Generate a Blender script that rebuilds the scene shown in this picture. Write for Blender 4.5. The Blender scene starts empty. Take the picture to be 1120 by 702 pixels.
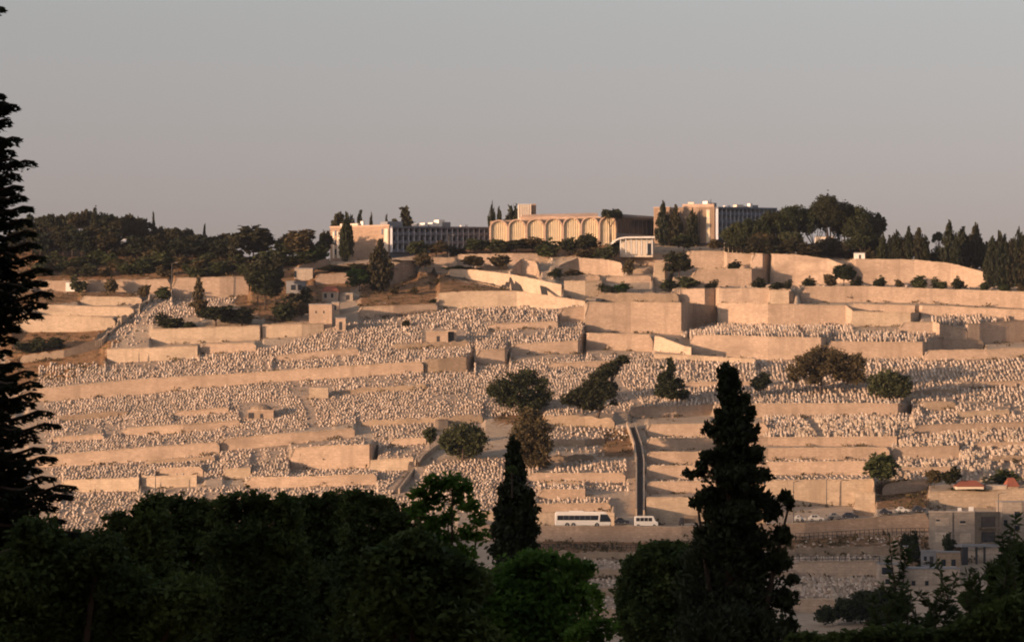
import bpy, math, random
import numpy as np
F = 3500.0; CX = 560.0; HY = 514.0
C = bpy.context.scene.collection
rng = np.random.default_rng(7); random.seed(7)
SUN_AZ = math.radians(55); SUN_EL = math.radians(5.2)

def P(px, py, D):
    return ((px-CX)/F*D, D, (HY-py)/F*D)
def smooth(a, b, x):
    t = np.clip((x-a)/(b-a), 0, 1); return t*t*(3-2*t)

# ------------------------------------------------------------ objects
def tag(o, label=None, cat=None, group=None, kind=None):
    if label: o['label'] = label
    if cat: o['category'] = cat
    if group: o['group'] = group
    if kind: o['kind'] = kind
    return o
def mesh(name, V, F4, mat, smooth_=False):
    V = np.asarray(V, dtype=np.float32).reshape(-1, 3)
    me = bpy.data.meshes.new(name)
    if isinstance(F4, np.ndarray):
        n, k = F4.shape
        me.vertices.add(len(V)); me.vertices.foreach_set('co', V.ravel())
        me.loops.add(n*k); me.loops.foreach_set('vertex_index', F4.astype(np.int32).ravel())
        me.polygons.add(n)
        me.polygons.foreach_set('loop_start', np.arange(0, n*k, k, dtype=np.int32))
        me.polygons.foreach_set('loop_total', np.full(n, k, dtype=np.int32))
        me.update(calc_edges=True)
    else:
        me.from_pydata([tuple(map(float, v)) for v in V], [], F4); me.update()
    if mat: me.materials.append(mat)
    if smooth_:
        me.polygons.foreach_set('use_smooth', np.ones(len(me.polygons), dtype=bool))
    return me
def link(name, me, parent=None, loc=None):
    o = bpy.data.objects.new(name, me); C.objects.link(o)
    if parent is not None: o.parent = parent
    if loc is not None: o.location = loc
    return o
def empty(name, loc, label, cat, group=None, rz=0):
    o = bpy.data.objects.new(name, None); C.objects.link(o); o.location = loc; o.rotation_euler.z = rz
    o.empty_display_size = .5
    return tag(o, label, cat, group)
def copy_tree(root, loc=None, rz=None, scale=None, label=None, group=None):
    r = root.copy(); C.objects.link(r)
    if loc is not None: r.location = loc
    if rz is not None: r.rotation_euler = (0, 0, rz)
    if scale is not None: r.scale = scale
    if label: r['label'] = label
    if group: r['group'] = group
    for ch in list(root.children):
        c = ch.copy(); C.objects.link(c); c.parent = r
        for g in ch.children:
            d = g.copy(); C.objects.link(d); d.parent = c
    return r
class MB:
    def __init__(s): s.V = []; s.F = []
    def add(s, V, Fs):
        b = len(s.V); s.V += [tuple(map(float, v)) for v in V]; s.F += [tuple(i+b for i in f) for f in Fs]; return s
    def box(s, x0, x1, y0, y1, z0, z1):
        return s.add([(x0,y0,z0),(x1,y0,z0),(x1,y1,z0),(x0,y1,z0),(x0,y0,z1),(x1,y0,z1),(x1,y1,z1),(x0,y1,z1)],
              [(0,3,2,1),(4,5,6,7),(0,1,5,4),(1,2,6,5),(2,3,7,6),(3,0,4,7)])
    def prism(s, poly, z0, z1):   # poly ccw list of (x,y); z1 may be a list
        n = len(poly); zt = z1 if isinstance(z1, (list, tuple)) else [z1]*n
        V = [(x, y, z0) for x, y in poly]+[(x, y, zt[i]) for i, (x, y) in enumerate(poly)]
        return s.add(V, [tuple(range(n))[::-1], tuple(range(n, 2*n))]+[(i, (i+1) % n, (i+1) % n+n, i+n) for i in range(n)])
    def tube(s, pts, rad, k=6):
        pts = [np.array(p, float) for p in pts]; rings = []
        for i, p in enumerate(pts):
            d = pts[min(i+1, len(pts)-1)]-pts[max(i-1, 0)]; d /= (np.linalg.norm(d)+1e-9)
            u = np.cross(d, (0.13, 1, .2)); u /= (np.linalg.norm(u)+1e-9); v = np.cross(d, u)
            r = rad[i] if hasattr(rad, '__len__') else rad
            rings += [p+r*(math.cos(a)*u+math.sin(a)*v) for a in np.arange(k)*2*math.pi/k]
        Fs = [(i*k+j, i*k+(j+1) % k, (i+1)*k+(j+1) % k, (i+1)*k+j) for i in range(len(pts)-1) for j in range(k)]
        Fs += [tuple(range(k))[::-1], tuple(range((len(pts)-1)*k, len(pts)*k))]
        return s.add(rings, Fs)
    def build(s, name, mat, parent=None, loc=None): return link(name, mesh(name, s.V, s.F, mat), parent, loc)

# ------------------------------------------------------------ materials
def nmat(name):
    m = bpy.data.materials.new(name); m.use_nodes = True
    nt = m.node_tree; return m, nt, nt.nodes['Principled BSDF']
def mix(nt, a, b, fac):
    n = nt.nodes.new('ShaderNodeMix'); n.data_type = 'RGBA'
    for s, v in ((n.inputs[0], fac), (n.inputs[6], a), (n.inputs[7], b)):
        if hasattr(v, 'links') or isinstance(v, bpy.types.NodeSocket): nt.links.new(v, s)
        else: s.default_value = v if not isinstance(v, tuple) else (*v, 1)
    return n.outputs[2]
def noise(nt, scale, detail=4, rough=.6, stretch=None, coord='Position', lo=None, hi=None):
    if coord == 'Position':
        g = nt.nodes.new('ShaderNodeNewGeometry'); src = g.outputs['Position']
    else:
        g = nt.nodes.new('ShaderNodeTexCoord'); src = g.outputs[coord]
    if stretch:
        mp = nt.nodes.new('ShaderNodeMapping'); mp.inputs['Scale'].default_value = stretch
        nt.links.new(src, mp.inputs['Vector']); src = mp.outputs[0]
    n = nt.nodes.new('ShaderNodeTexNoise'); n.inputs['Scale'].default_value = scale
    n.inputs['Detail'].default_value = detail; n.inputs['Roughness'].default_value = rough
    nt.links.new(src, n.inputs['Vector']); o = n.outputs[0]
    if lo is not None:
        r = nt.nodes.new('ShaderNodeMapRange'); r.inputs[1].default_value = lo; r.inputs[2].default_value = hi
        nt.links.new(o, r.inputs[0]); o = r.outputs[0]
    return o
def stone(name, c1, c2, c3=None, rough=.9, s1=.12, s2=1.1, bump=.0, blocks=True):
    m, nt, b = nmat(name)
    col = mix(nt, c1, c2, noise(nt, s1, 5, .65, lo=.35, hi=.65))
    if blocks:
        col = mix(nt, col, tuple(v*.72 for v in c1), noise(nt, s2, 3, .7, (1, 1, 2.2), lo=.46, hi=.70))
        col = mix(nt, col, tuple(min(1, v*1.22) for v in c2), noise(nt, .9, 2, .5, (1, 1, 2.6), lo=.56, hi=.75))
        # rain stains running down the face
        col = mix(nt, col, tuple(v*.6 for v in c1), noise(nt, .35, 4, .7, (1, 1, .14), lo=.50, hi=.76))
    oi = nt.nodes.new('ShaderNodeObjectInfo')
    col = mix(nt, col, tuple(v*.70 for v in c1), oi.outputs['Random']) if False else mix(nt, col, mix(nt, tuple(v*.68 for v in c1), tuple(min(1, v*1.15) for v in c2), oi.outputs['Random']), .30)
    if blocks:
        g2 = nt.nodes.new('ShaderNodeNewGeometry'); cx = nt.nodes.new('ShaderNodeSeparateXYZ'); nt.links.new(g2.outputs['Position'], cx.inputs[0])
        cb = nt.nodes.new('ShaderNodeCombineXYZ'); nt.links.new(cx.outputs['X'], cb.inputs[0]); nt.links.new(cx.outputs['Z'], cb.inputs[1])
        br = nt.nodes.new('ShaderNodeTexBrick'); nt.links.new(cb.outputs[0], br.inputs['Vector'])
        br.inputs['Scale'].default_value = 1.0; br.inputs['Brick Width'].default_value = 1.1; br.inputs['Row Height'].default_value = .55; br.inputs['Mortar Size'].default_value = .05
        br.inputs['Color1'].default_value = (1, 1, 1, 1); br.inputs['Color2'].default_value = (.88, .87, .85, 1); br.inputs['Mortar'].default_value = (.80, .77, .74, 1)
        mm = nt.nodes.new('ShaderNodeMix'); mm.data_type = 'RGBA'; mm.blend_type = 'MULTIPLY'; mm.inputs[0].default_value = .6
        nt.links.new(col, mm.inputs[6]); nt.links.new(br.outputs[0], mm.inputs[7]); col = mm.outputs[2]
    if blocks: col = mix(nt, col, tuple(v*.66 for v in c1), noise(nt, .09, 5, .7, (1, 1, 2.5), lo=.50, hi=.72))
    if c3: col = mix(nt, col, c3, noise(nt, .04, 4, .6, lo=.5, hi=.7))
    nt.links.new(col, b.inputs['Base Color']); b.inputs['Roughness'].default_value = rough
    b.inputs['Specular IOR Level'].default_value = .2
    return m
def plain(name, c, rough=.7, metal=0, var=.15, sc=3):
    m, nt, b = nmat(name)
    nt.links.new(mix(nt, tuple(v*(1-var) for v in c), tuple(min(1, v*(1+var)) for v in c), noise(nt, sc, 3)), b.inputs['Base Color'])
    b.inputs['Roughness'].default_value = rough; b.inputs['Metallic'].default_value = metal
    return m
def leafmat(name, c1, c2, c3=None, trans=.25, sc=.5):
    m, nt, b = nmat(name)
    col = mix(nt, c1, c2, noise(nt, sc, 3, .6, coord='Object', lo=.35, hi=.65))
    oi = nt.nodes.new('ShaderNodeObjectInfo')
    if c3: col = mix(nt, col, c3, oi.outputs['Random'])
    nt.links.new(col, b.inputs['Base Color']); b.inputs['Roughness'].default_value = .65
    b.inputs['Specular IOR Level'].default_value = .15
    t = nt.nodes.new('ShaderNodeBsdfTranslucent'); nt.links.new(col, t.inputs[0])
    ms = nt.nodes.new('ShaderNodeMixShader'); ms.inputs[0].default_value = trans
    nt.links.new(b.outputs[0], ms.inputs[1]); nt.links.new(t.outputs[0], ms.inputs[2])
    nt.links.new(ms.outputs[0], nt.nodes['Material Output'].inputs[0])
    return m
LS1, LS2 = (.45,.345,.265), (.53,.415,.325)
M = dict(
 wall=stone('limestone_wall', LS1, LS2),
 wall_pale=stone('pale_limestone', (.48,.385,.29), (.54,.44,.34)),
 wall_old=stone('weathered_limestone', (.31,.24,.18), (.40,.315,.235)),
 hotel=stone('hotel_stone', (.40,.29,.215), (.47,.345,.26), s2=.5),
 pink=stone('pink_plaster', (.58,.42,.32), (.62,.46,.36), s2=.4),
 white=plain('white_paint', (.78,.76,.72), .5),
 cream=plain('cream_concrete', (.66,.58,.48), .7, sc=.8),
 plaster=stone('house_plaster', (.42,.36,.30), (.50,.43,.36), s2=.5),
 grey=plain('grey_concrete', (.22,.23,.25), .8, sc=.5),
 glass=plain('dark_glass', (.025,.032,.045), .12, var=.3, sc=.6),
 amber=plain('amber_screen', (.80,.67,.44), .35, sc=.4, var=.2),
 dark=plain('dark_metal', (.035,.035,.04), .5),
 asphalt=plain('asphalt', (.055,.052,.05), .9, var=.3),
 steps=stone('shade_dark_steps', (.12,.10,.085), (.22,.18,.15), blocks=False, s1=.8),  # dark tone paints in the shade between the stair walls
 roof=plain('red_roof_tile', (.30,.095,.055), .8, sc=1.2, var=.3),
 rubber=plain('tyre_rubber', (.02,.02,.02), .9),
 metal=plain('galvanised_metal', (.35,.35,.36), .4, .6),
 tomb=None,
 bark=plain('bark', (.07,.05,.038), .95, var=.3, sc=2),
 pine=leafmat('pine_foliage', (.022,.032,.014), (.050,.060,.022), (.034,.036,.016)),
 forest=leafmat('forest_foliage', (.018,.026,.015), (.036,.042,.020), (.045,.038,.018), trans=.15),
 cypress=leafmat('cypress_foliage', (.018,.024,.012), (.042,.044,.018), (.03,.036,.014)),
 olive=leafmat('olive_foliage', (.045,.055,.026), (.085,.085,.040), (.06,.075,.028)),
 green=leafmat('fresh_foliage', (.030,.065,.014), (.06,.105,.02), (.04,.085,.018), trans=.4),
 brush=leafmat('dry_brush', (.07,.06,.03), (.13,.10,.05), (.09,.07,.035)),
 cedar=leafmat('cedar_foliage', (.012,.020,.011), (.026,.038,.018), None, trans=.15),
 fcypress=leafmat('near_cypress', (.026,.036,.020), (.055,.068,.032), None, trans=.2, sc=1.5),
 fgreen=leafmat('near_broadleaf', (.05,.12,.022), (.13,.24,.04), None, trans=.45, sc=1.0),
 fdark=leafmat('near_dark_leaf', (.04,.068,.022), (.09,.13,.034), None, trans=.3, sc=.8),
 fsilver=leafmat('near_shoot_leaf', (.03,.055,.018), (.07,.10,.035), None, trans=.35, sc=2),
)
def tombmat():
    m, nt, b = nmat('grave_stone')
    g = nt.nodes.new('ShaderNodeNewGeometry')
    cr = nt.nodes.new('ShaderNodeValToRGB'); nt.links.new(g.outputs['Random Per Island'], cr.inputs[0])
    e = cr.color_ramp.elements
    e[0].position = 0; e[0].color = (.24,.18,.14,1); e[1].position = 1; e[1].color = (.64,.55,.46,1)
    for p, c in ((.25,(.38,.30,.23,1)),(.6,(.49,.39,.31,1)),(.85,(.57,.48,.40,1))):
        k = e.new(p); k.color = c
    nt.links.new(mix(nt, cr.outputs[0], (.30,.25,.2), noise(nt, .08, 3, lo=.5, hi=.8)), b.inputs['Base Color'])
    b.inputs['Roughness'].default_value = .8; return m
M['tomb'] = tombmat()
def tombmat_single():
    m, nt, b = nmat('grave_stone_single')
    oi = nt.nodes.new('ShaderNodeObjectInfo')
    nt.links.new(mix(nt, mix(nt, (.36,.28,.21), (.60,.52,.43), oi.outputs['Random']), (.3,.25,.2), noise(nt, .8, 3, lo=.5, hi=.8)), b.inputs['Base Color'])
    b.inputs['Roughness'].default_value = .8; return m
M['tomb1'] = tombmat_single()
# ------------------------------------------------------------ the hillside: depth of every terrace
def tilt(px, py):
    return np.maximum(0, 480-px)*.07*smooth(330, 430, py)
def D0(px, py):
    return 680+(578-(py-tilt(px, py)))*1.0
# (label, material, [(px, top, bottom, depth offset)...])  retaining walls, lowest first does not matter
W = [
 ('rough limestone wall holding up the road under the coach and minibus', 'wall', [(500,576,590,0),(585,577,591,0),(745,578,593,0),(880,574,589,0),(1016,563,581,0)]),
 ('pale wall behind the parked white coach', 'wall_pale', [(520,562,576,2),(660,562,576,2),(672,563,576,2)]),
 ('pale smooth wall between the stair foot and the big cypress', 'wall_pale', [(707,546,574,2),(760,546,573,2),(836,545,572,2)]),
 ('wide blank cream wall behind the street lamp', 'wall_pale', [(838,527,553,-2),(955,526,552,-2),(956,530,552,-6)]),
 ('short cream wall block stepping down beside the parked cars', 'wall_pale', [(935,541,563,2),(957,541,563,2)]),
 ('cream garden wall behind the round green tree', 'wall_pale', [(1016,540,556,0),(1120,536,553,0),(1200,535,552,0)]),
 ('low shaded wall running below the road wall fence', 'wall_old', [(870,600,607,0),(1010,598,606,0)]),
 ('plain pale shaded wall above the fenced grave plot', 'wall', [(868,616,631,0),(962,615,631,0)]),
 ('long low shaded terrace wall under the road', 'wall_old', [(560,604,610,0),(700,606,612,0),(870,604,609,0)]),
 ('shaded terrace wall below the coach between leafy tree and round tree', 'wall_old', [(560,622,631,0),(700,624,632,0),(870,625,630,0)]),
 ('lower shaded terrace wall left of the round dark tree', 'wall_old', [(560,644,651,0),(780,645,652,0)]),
 ('lowest shaded terrace wall near the leafy branch tips', 'wall', [(600,668,678,0),(780,668,678,0)]),
 ('shaded wall at the foot of the fenced grave plot', 'wall', [(866,657,668,0),(915,657,670,0)]),
 # left of the stair, lower part
 ('low wall under the last row of graves above the coach', 'wall', [(560,553,559,0),(668,552,559,0)]),
 ('short stone terrace right of the slim cypress above the coach', 'wall', [(590,537,546,0),(640,537,546,0),(641,537,546,4)]),
 ('stone terrace wall between two even grave rows left of the stair', 'wall', [(578,519,527,0),(684,519,527,0)]),
 ('terrace wall under the tall bushy tree', 'wall_old', [(590,500,505,0),(650,498,504,0)]),
 ('brownish terrace wall crossing the tree shadow', 'wall_old', [(600,482,488,0),(640,482,488,0),(662,480,484,0)]),
 ('rubble terrace between the bushy tree and the leaning pine', 'wall_old', [(596,455,464,0),(640,456,466,0),(672,460,468,0)]),
 # right of the stair
 ('topmost stone terrace just right of the stair head', 'wall', [(708,466,478,0),(765,465,478,0),(840,465,477,0)]),
 ('second stone terrace right of the stair', 'wall', [(707,481,493,0),(770,481,493,0),(840,480,487,0),(981,479,488,0),(982,480,488,5)]),
 ('third stone terrace right of the stair', 'wall', [(707,496,508,0),(770,496,508,0),(840,492,503,0),(955,491,502,0),(973,492,501,0)]),
 ('fourth stone terrace right of the stair', 'wall', [(707,511,524,0),(770,511,523,0),(840,507,519,0),(952,506,519,0)]),
 ('fifth stone terrace right of the stair above the smooth wall', 'wall', [(707,529,540,0),(770,528,539,0),(836,527,538,0)]),
 ('straight stone wall under a white grave row left of the crowded corner', 'wall', [(975,491,502,2),(1049,489,500,2),(1050,489,500,5)]),
 ('low cream wall on the crowded grave slope beside bushes', 'wall', [(965,532,541,-3),(1015,524,535,-3)]),
 ('broad terrace wall under the spreading dark tree', 'wall', [(780,444,457,0),(840,443,456,0),(982,443,454,0),(984,443,454,1),(996,444,453,12)]),
 ('long plain terrace below the shadowed graves left of the wide tree', 'wall', [(690,447,456,0),(740,446,456,0),(780,444,453,3)]),
 ('low thin wall among crowded graves at the far side', 'wall', [(1000,467,475,0),(1060,465,471,0),(1120,463,468,0),(1160,462,468,0)]),
 ('short rubble wall in the crowded graves', 'wall_old', [(1010,440,449,0),(1045,440,446,0)]),
 ('low wall at the edge above the crowded corner', 'wall_old', [(1085,500,505,0),(1160,498,504,0)]),
 # upper right
 ('terrace wall ending in a corner above the small green bushes', 'wall', [(755,369,388,0),(780,368,391,0),(840,370,393,0),(898,371,392,0),(900,371,392,1),(912,371,389,10)]),
 ('terrace wall with a sharp shaded corner right of the middle', 'wall', [(905,375,391,3),(1009,376,392,3),(1011,376,392,4),(1030,373,386,17),(1076,373,384,22)]),
 ('long thin wall reaching the edge below the shaded bastion', 'wall', [(1012,385,393,-3),(1080,384,392,-3),(1160,380,388,-3)]),
 ('tall shaded bastion wall at the edge', 'wall', [(1056,356,375,0),(1061,356,376,1),(1075,355,376,12),(1160,349,372,20)]),
 ('long terrace wall above the tall white grave row', 'wall', [(784,333,357,6),(840,334,359,0),(925,336,358,0),(932,340,357,0)]),
 ('small bright wall block below the long crest terrace', 'wall_pale', [(932,342,357,-2),(996,344,355,-2),(998,344,354,-1),(1006,343,350,8)]),
 ('sloping wall right of the bright block', 'wall', [(985,354,366,-3),(1020,354,364,-3),(1058,362,370,-3)]),
 ('long terrace wall dotted with small shrubs along its top', 'wall', [(740,318,332,2),(790,317,333,0),(840,317,333,0),(868,318,333,0)]),
 ('very long terrace wall running below the cypress row', 'wall', [(876,315,331,0),(950,315,330,0),(1030,318,332,0),(1120,321,337,0),(1200,323,340,0)]),
 ('low wall with a path below the long shrub terrace', 'wall', [(930,334,342,0),(1040,337,345,0),(1100,340,348,0),(1180,344,350,0)]),
 ('square pier standing at the gap in the shrub terrace', 'wall_pale', [(842,319,332,-2),(863,319,332,-2)]),
 ('curved wall under the cypress row', 'wall', [(930,284,300,0),(936,285,311,0),(1000,286,312,0),(1040,290,313,0),(1078,300,315,0),(1082,301,315,3)]),
 ('tall blank retaining wall below the pine grove', 'wall', [(822,279,311,0),(870,280,312,0),(905,285,311,0),(930,294,308,0)]),
 ('stepped retaining wall above the two small bushes', 'wall', [(758,296,314,0),(822,296,314,0),(824,296,313,1),(842,297,311,12)]),
 ('upper retaining wall below the round clipped tree', 'wall', [(752,276,294,0),(792,277,294,0),(795,278,295,0),(826,280,295,0)]),
 ('stone buttress beside the dark ivy tree', 'wall_pale', [(716,289,313,-3),(727,289,313,-3),(729,289,313,-2),(735,290,312,12)]),
 ('pale wall under the white pavilion', 'wall', [(672,280,290,0),(720,279,290,0),(750,279,289,0)]),
 ('great blank bastion wall at the centre of the hill', 'wall', [(640,333,364,0),(690,332,364,0),(745,333,366,-1),(747,333,366,0),(758,334,364,20),(784,336,357,24)]),
 ('fenced upper parapet above the great bastion', 'wall_old', [(655,322,330,0),(742,322,330,0)]),
 ('terrace wall right below the great bastion', 'wall', [(636,366,381,0),(690,367,383,0),(714,368,384,0)]),
 ('stone ramp wall sloping down right of the pier', 'wall_pale', [(716,369,383,-2),(722,370,384,-2),(745,379,386,-2),(756,382,388,-2)]),
 ('stone wall block in the graves left of the great bastion', 'wall', [(612,339,352,0),(655,336,352,0)]),
 # upper middle
 ('curving pale road wall climbing to the hotel', 'wall_pale', [(492,296,302,0),(520,297,308,0),(560,302,318,0),(590,308,324,0),(614,313,325,0)]),
 ('smooth wall block at the end of the curving road', 'wall_pale', [(617,309,325,-2),(640,309,325,-2),(658,309,322,-2)]),
 ('long wall along the lower side of the curving road', 'wall_pale', [(480,322,336,-4),(520,320,337,-4),(565,320,336,-4),(600,325,337,-4),(640,331,337,-4)]),
 ('broken terrace wall with a pointed end below the arches', 'wall', [(561,293,303,0),(570,285,304,0),(585,288,304,0),(590,296,305,0)]),
 ('rubble terrace wall below the arches', 'wall', [(609,293,300,0),(632,284,299,0),(665,286,301,0),(682,290,302,0)]),
 ('thin terrace wall under the hotel shrubs', 'wall', [(500,280,290,0),(560,279,289,0),(600,279,284,0)]),
 ('sunlit wall left of the road mouth', 'wall', [(417,300,312,0),(440,288,308,0),(456,286,300,0)]),
 ('wall block above the road mouth', 'wall', [(470,283,296,0),(500,284,297,2)]),
 ('low wall below the tree shaded parking', 'wall', [(345,302,311,0),(380,300,309,0),(408,297,305,0)]),
 ('garden wall rising to the hotel end block', 'wall', [(325,293,300,0),(345,288,294,0),(360,284,290,0)]),
 ('small limestone yard wall beside the dirt mound', 'wall', [(393,338,347,0),(430,336,346,0),(478,334,340,0)]),
 # upper left
 ('long sunlit wall on the far slope left of the lamp pole', 'wall', [(40,309,318,0),(98,309,318,0),(186,307,320,0)]),
 ('long sunlit wall on the far slope beside the small conifer', 'wall', [(189,306,326,0),(240,305,325,0),(272,304,322,0)]),
 ('short topmost strip of the field terraces', 'wall_pale', [(88,326,334,0),(155,327,333,0)]),
 ('middle strip of the field terraces', 'wall_pale', [(40,335,346,0),(110,337,345,0),(146,338,345,0)]),
 ('lowest and widest strip of the field terraces', 'wall_pale', [(16,346,362,0),(90,347,362,0),(126,350,359,0)]),
 ('bright retaining wall below the three dark bushes', 'wall_pale', [(165,362,376,0),(220,360,375,0),(284,358,371,0),(286,358,371,2)]),
 ('bright retaining wall below the small stone house', 'wall_pale', [(287,357,369,0),(330,356,367,0),(354,355,363,0)]),
 ('retaining wall right of the brown track', 'wall_pale', [(117,384,396,0),(170,382,394,0),(216,380,391,0)]),
 ('retaining wall with a post above the crowded graves', 'wall', [(220,378,386,0),(280,377,383,0)]),
 # left cemetery
 ('longest sloping terrace wall across the left cemetery', 'wall', [(20,431,441,0),(40,427,439,0),(160,416,430,0),(280,409,418,0),(380,402,412,0),(463,397,406,0)]),
 ('dull square wall block closing the long terrace', 'wall_old', [(464,394,407,0),(510,391,406,0),(512,391,406,1),(519,391,400,10)]),
 ('wall stub above the block in the middle cemetery', 'wall', [(521,385,398,-1),(552,383,397,-1),(554,383,397,0),(557,383,394,7)]),
 ('wall running on towards the great bastion', 'wall', [(560,378,387,0),(600,376,386,0),(632,374,386,0),(634,374,386,1),(640,370,384,12)]),
 ('lower long terrace wall across the left cemetery', 'wall', [(30,502,511,0),(45,500,510,0),(120,494,507,0),(240,485,496,0)]),
 ('continuation of the lower long terrace past the step', 'wall', [(242,482,492,-2),(280,478,489,-2),(340,474,483,-2),(388,470,477,-2)]),
 ('low thin wall in the middle of the left graves', 'wall', [(135,470,476,0),(200,466,473,0),(262,461,465,0)]),
 ('large blank retaining wall low in the left cemetery', 'wall', [(318,492,513,0),(360,489,513,0),(404,488,511,0),(407,488,511,1),(413,488,504,14)]),
 ('small bright block right of the large blank wall', 'wall_pale', [(405,505,515,3),(452,502,513,3)]),
 ('short wall left of the large blank wall', 'wall', [(172,514,522,0),(222,512,521,0)]),
 ('short wall block in the lower left graves', 'wall_pale', [(246,515,523,0),(274,513,522,0)]),
 ('lowest left terrace wall ending beside a dark post', 'wall_pale', [(70,527,538,0),(152,524,536,0)]),
 ('lowest left terrace wall right of the dark post', 'wall_pale', [(155,523,534,0),(215,521,531,0)]),
 ('bottom terrace wall just above the dark treetops', 'wall', [(270,524,533,0),(330,523,532,0),(412,520,529,0)]),
 ('stub wall beside the round oak', 'wall_pale', [(476,461,471,0),(490,460,468,0)]),
 ('low rubble line under the shrine dome graves', 'wall_old', [(395,462,466,0),(470,458,462,0),(528,455,462,0)]),
 ('thin low wall at the cedar side of the second left grave field', 'wall_old', [(66, 456, 460, 0), (140, 450, 454, 0)]),
 ('thin wall in the highest left graves below the tomb houses', 'wall_old', [(430, 378, 382, 0), (512, 374, 379, 0)]),
 ('thin terrace line in the graves left of the great bastion', 'wall', [(535, 356, 360, 0), (610, 353, 358, 0)]),
 ('thin wall crossing the upper graves below the gate hut', 'wall', [(300, 391, 395, 0), (392, 382, 387, 0)]),
 ('faint low wall right of the bright block tomb', 'wall_old', [(372, 428, 431, 0), (466, 421, 425, 0)]),
 ('thin wall over the graves above the leaning pine', 'wall', [(600, 399, 402, 0), (672, 396, 400, 0)]),
 ('pale kerb wall slanting down below the stone ramp', 'wall_pale', [(716, 389, 392, 0), (770, 391, 394, 0), (826, 395, 398, 0)]),
 ('low wall stub left of the domed tomb', 'wall', [(190, 452, 456, 0), (250, 447, 451, 0)]),
 ('low wall by the cedar above the lower long terrace', 'wall', [(58, 480, 484, 0), (112, 476, 480, 0)]),
 ('thin wall just under the lower long terrace', 'wall_old', [(160, 504, 507, 0), (235, 500, 503, 0)]),
 ('short wall above the diagonal stair', 'wall', [(428, 482, 487, 0), (466, 480, 485, 0)]),
 ('thin wall at the far side below the shadowed graves', 'wall', [(1050, 420, 424, 0), (1150, 417, 421, 0)]),
 ('thin wall across the shadowed graves beyond the dense green tree', 'wall_old', [(1000, 428, 431, 0), (1048, 427, 430, 0)]),
 ('short pale wall among the crowded far side graves', 'wall_pale', [(1048, 452, 457, 0), (1104, 450, 454, 0)]),
 ('thin wall low in the crowded far corner', 'wall', [(1066, 486, 490, 0), (1150, 484, 488, 0)]),
 ('short wall over the bushes by the red roofed house', 'wall', [(985, 513, 517, 0), (1042, 512, 516, 0)]),
 ('thin grave row kerb left of the wide spreading tree', 'wall', [(750, 420, 423, 0), (838, 419, 422, 0)]),
 ('small terrace wall behind the fenced parapet', 'wall', [(664, 304, 309, 0), (712, 303, 308, 0)]),
 ('tiny terrace wall beside the stone buttress', 'wall_old', [(690, 295, 299, 0), (713, 295, 299, 0)]),
 ('thin wall on the rubble terrace', 'wall', [(612, 304, 307, 0), (656, 303, 307, 0)]),
 ('low step wall under the hotel road grove', 'wall_old', [(520, 291, 295, 0), (556, 291, 295, 0)]),
 ('thin terrace line under the bushy tree graves', 'wall_old', [(596, 528, 530, 0), (640, 528, 530, 0)]),
 ('earth bank edge under the yard above the left graves', 'wall_old', [(22,390,396,0),(70,384,390,0),(110,372,380,0)]),
]
CREST = np.array([(-160,273),(0,272),(120,272),(220,276),(262,280),(300,283),(360,286),(425,283),(530,270),(680,268),(780,270),(840,277),(880,279),(930,283),(1000,288),(1120,297),(1300,305)], float)
def interp_wall(pts, px):
    a = np.array(pts, float)
    return [np.interp(px, a[:, 0], a[:, k]) for k in (1, 2, 3)]
def knots(px):
    """ground profile of one column: lists of (D, row) from low to high, plus wall table {index:(D,top,bot)}"""
    act = []
    for i, (lab, mat, pts) in enumerate(W):
        if pts[0][0]-.01 <= px <= pts[-1][0]+.01:
            t, b, o = interp_wall(pts, px); m = (t+b)/2
            act.append((float(D0(px, m)+o), t, b, i, m))
    act.sort(key=lambda a: -a[4])
    kD = [540.0]; kR = [float(720)]
    res = {}
    lastD = 545.0; lastT = 712.0
    # anchors so the ground follows the base surface in rows without walls
    anchors = [(r, float(D0(px, r))) for r in range(704, 290, -16)]
    items = [('w', a) for a in act]+[('a', (d, r, r, -1, r)) for r, d in anchors if all(not (a[1]-8 < r < a[2]+8) for a in act)]
    items.sort(key=lambda q: -q[1][4])
    for typ, (d, t, b, i, m) in items:
        if typ == 'a':
            if d <= lastD+3 or m >= lastT-3: continue
            kD.append(d); kR.append(m); lastD = d; lastT = m
        else:
            d = max(d, lastD+1.6); b2 = min(b, lastT-.2); t2 = min(t, b2-.5)
            kD += [d-.02, d+.02]; kR += [b2, t2]; res[i] = (d, t2, b2); lastD = d; lastT = t2
    cr = float(np.interp(px, CREST[:, 0], CREST[:, 1])); cr = min(cr, lastT-1)
    dc = max(float(D0(px, cr)), lastD+10)
    kD.append(dc); kR.append(cr)
    return np.array(kD), np.array(kR), res, dc, cr
cols = np.arange(-160, 1281, 2.0)
DG = np.concatenate([np.arange(541, 1130, .8)])
Z = np.zeros((len(cols), len(DG)))
KN = []
for ci, px in enumerate(cols):
    kD, kR, res, dc, cr = knots(px)
    kz = (HY-kR)/F*kD
    z = np.interp(DG, kD, kz)
    zc = (HY-cr)/F*dc
    bey = DG > dc
    z[bey] = zc-(DG[bey]-dc)*.012
    Z[ci] = z; KN.append((kD, kR, dc))
def gz(px, D):
    ci = int(np.clip(round((px-cols[0])/2), 0, len(cols)-1))
    return float(np.interp(D, DG, Z[ci]))
def gD(px, py):
    """depth at which the ground shows at this row of this column"""
    ci = int(np.clip(round((px-cols[0])/2), 0, len(cols)-1))
    kD, kR, dc = KN[ci]
    return float(np.interp(-py, -kR, kD))
def G(px, py):
    D = gD(px, py); return ((px-CX)/F*D, D, gz(px, D))
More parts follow.
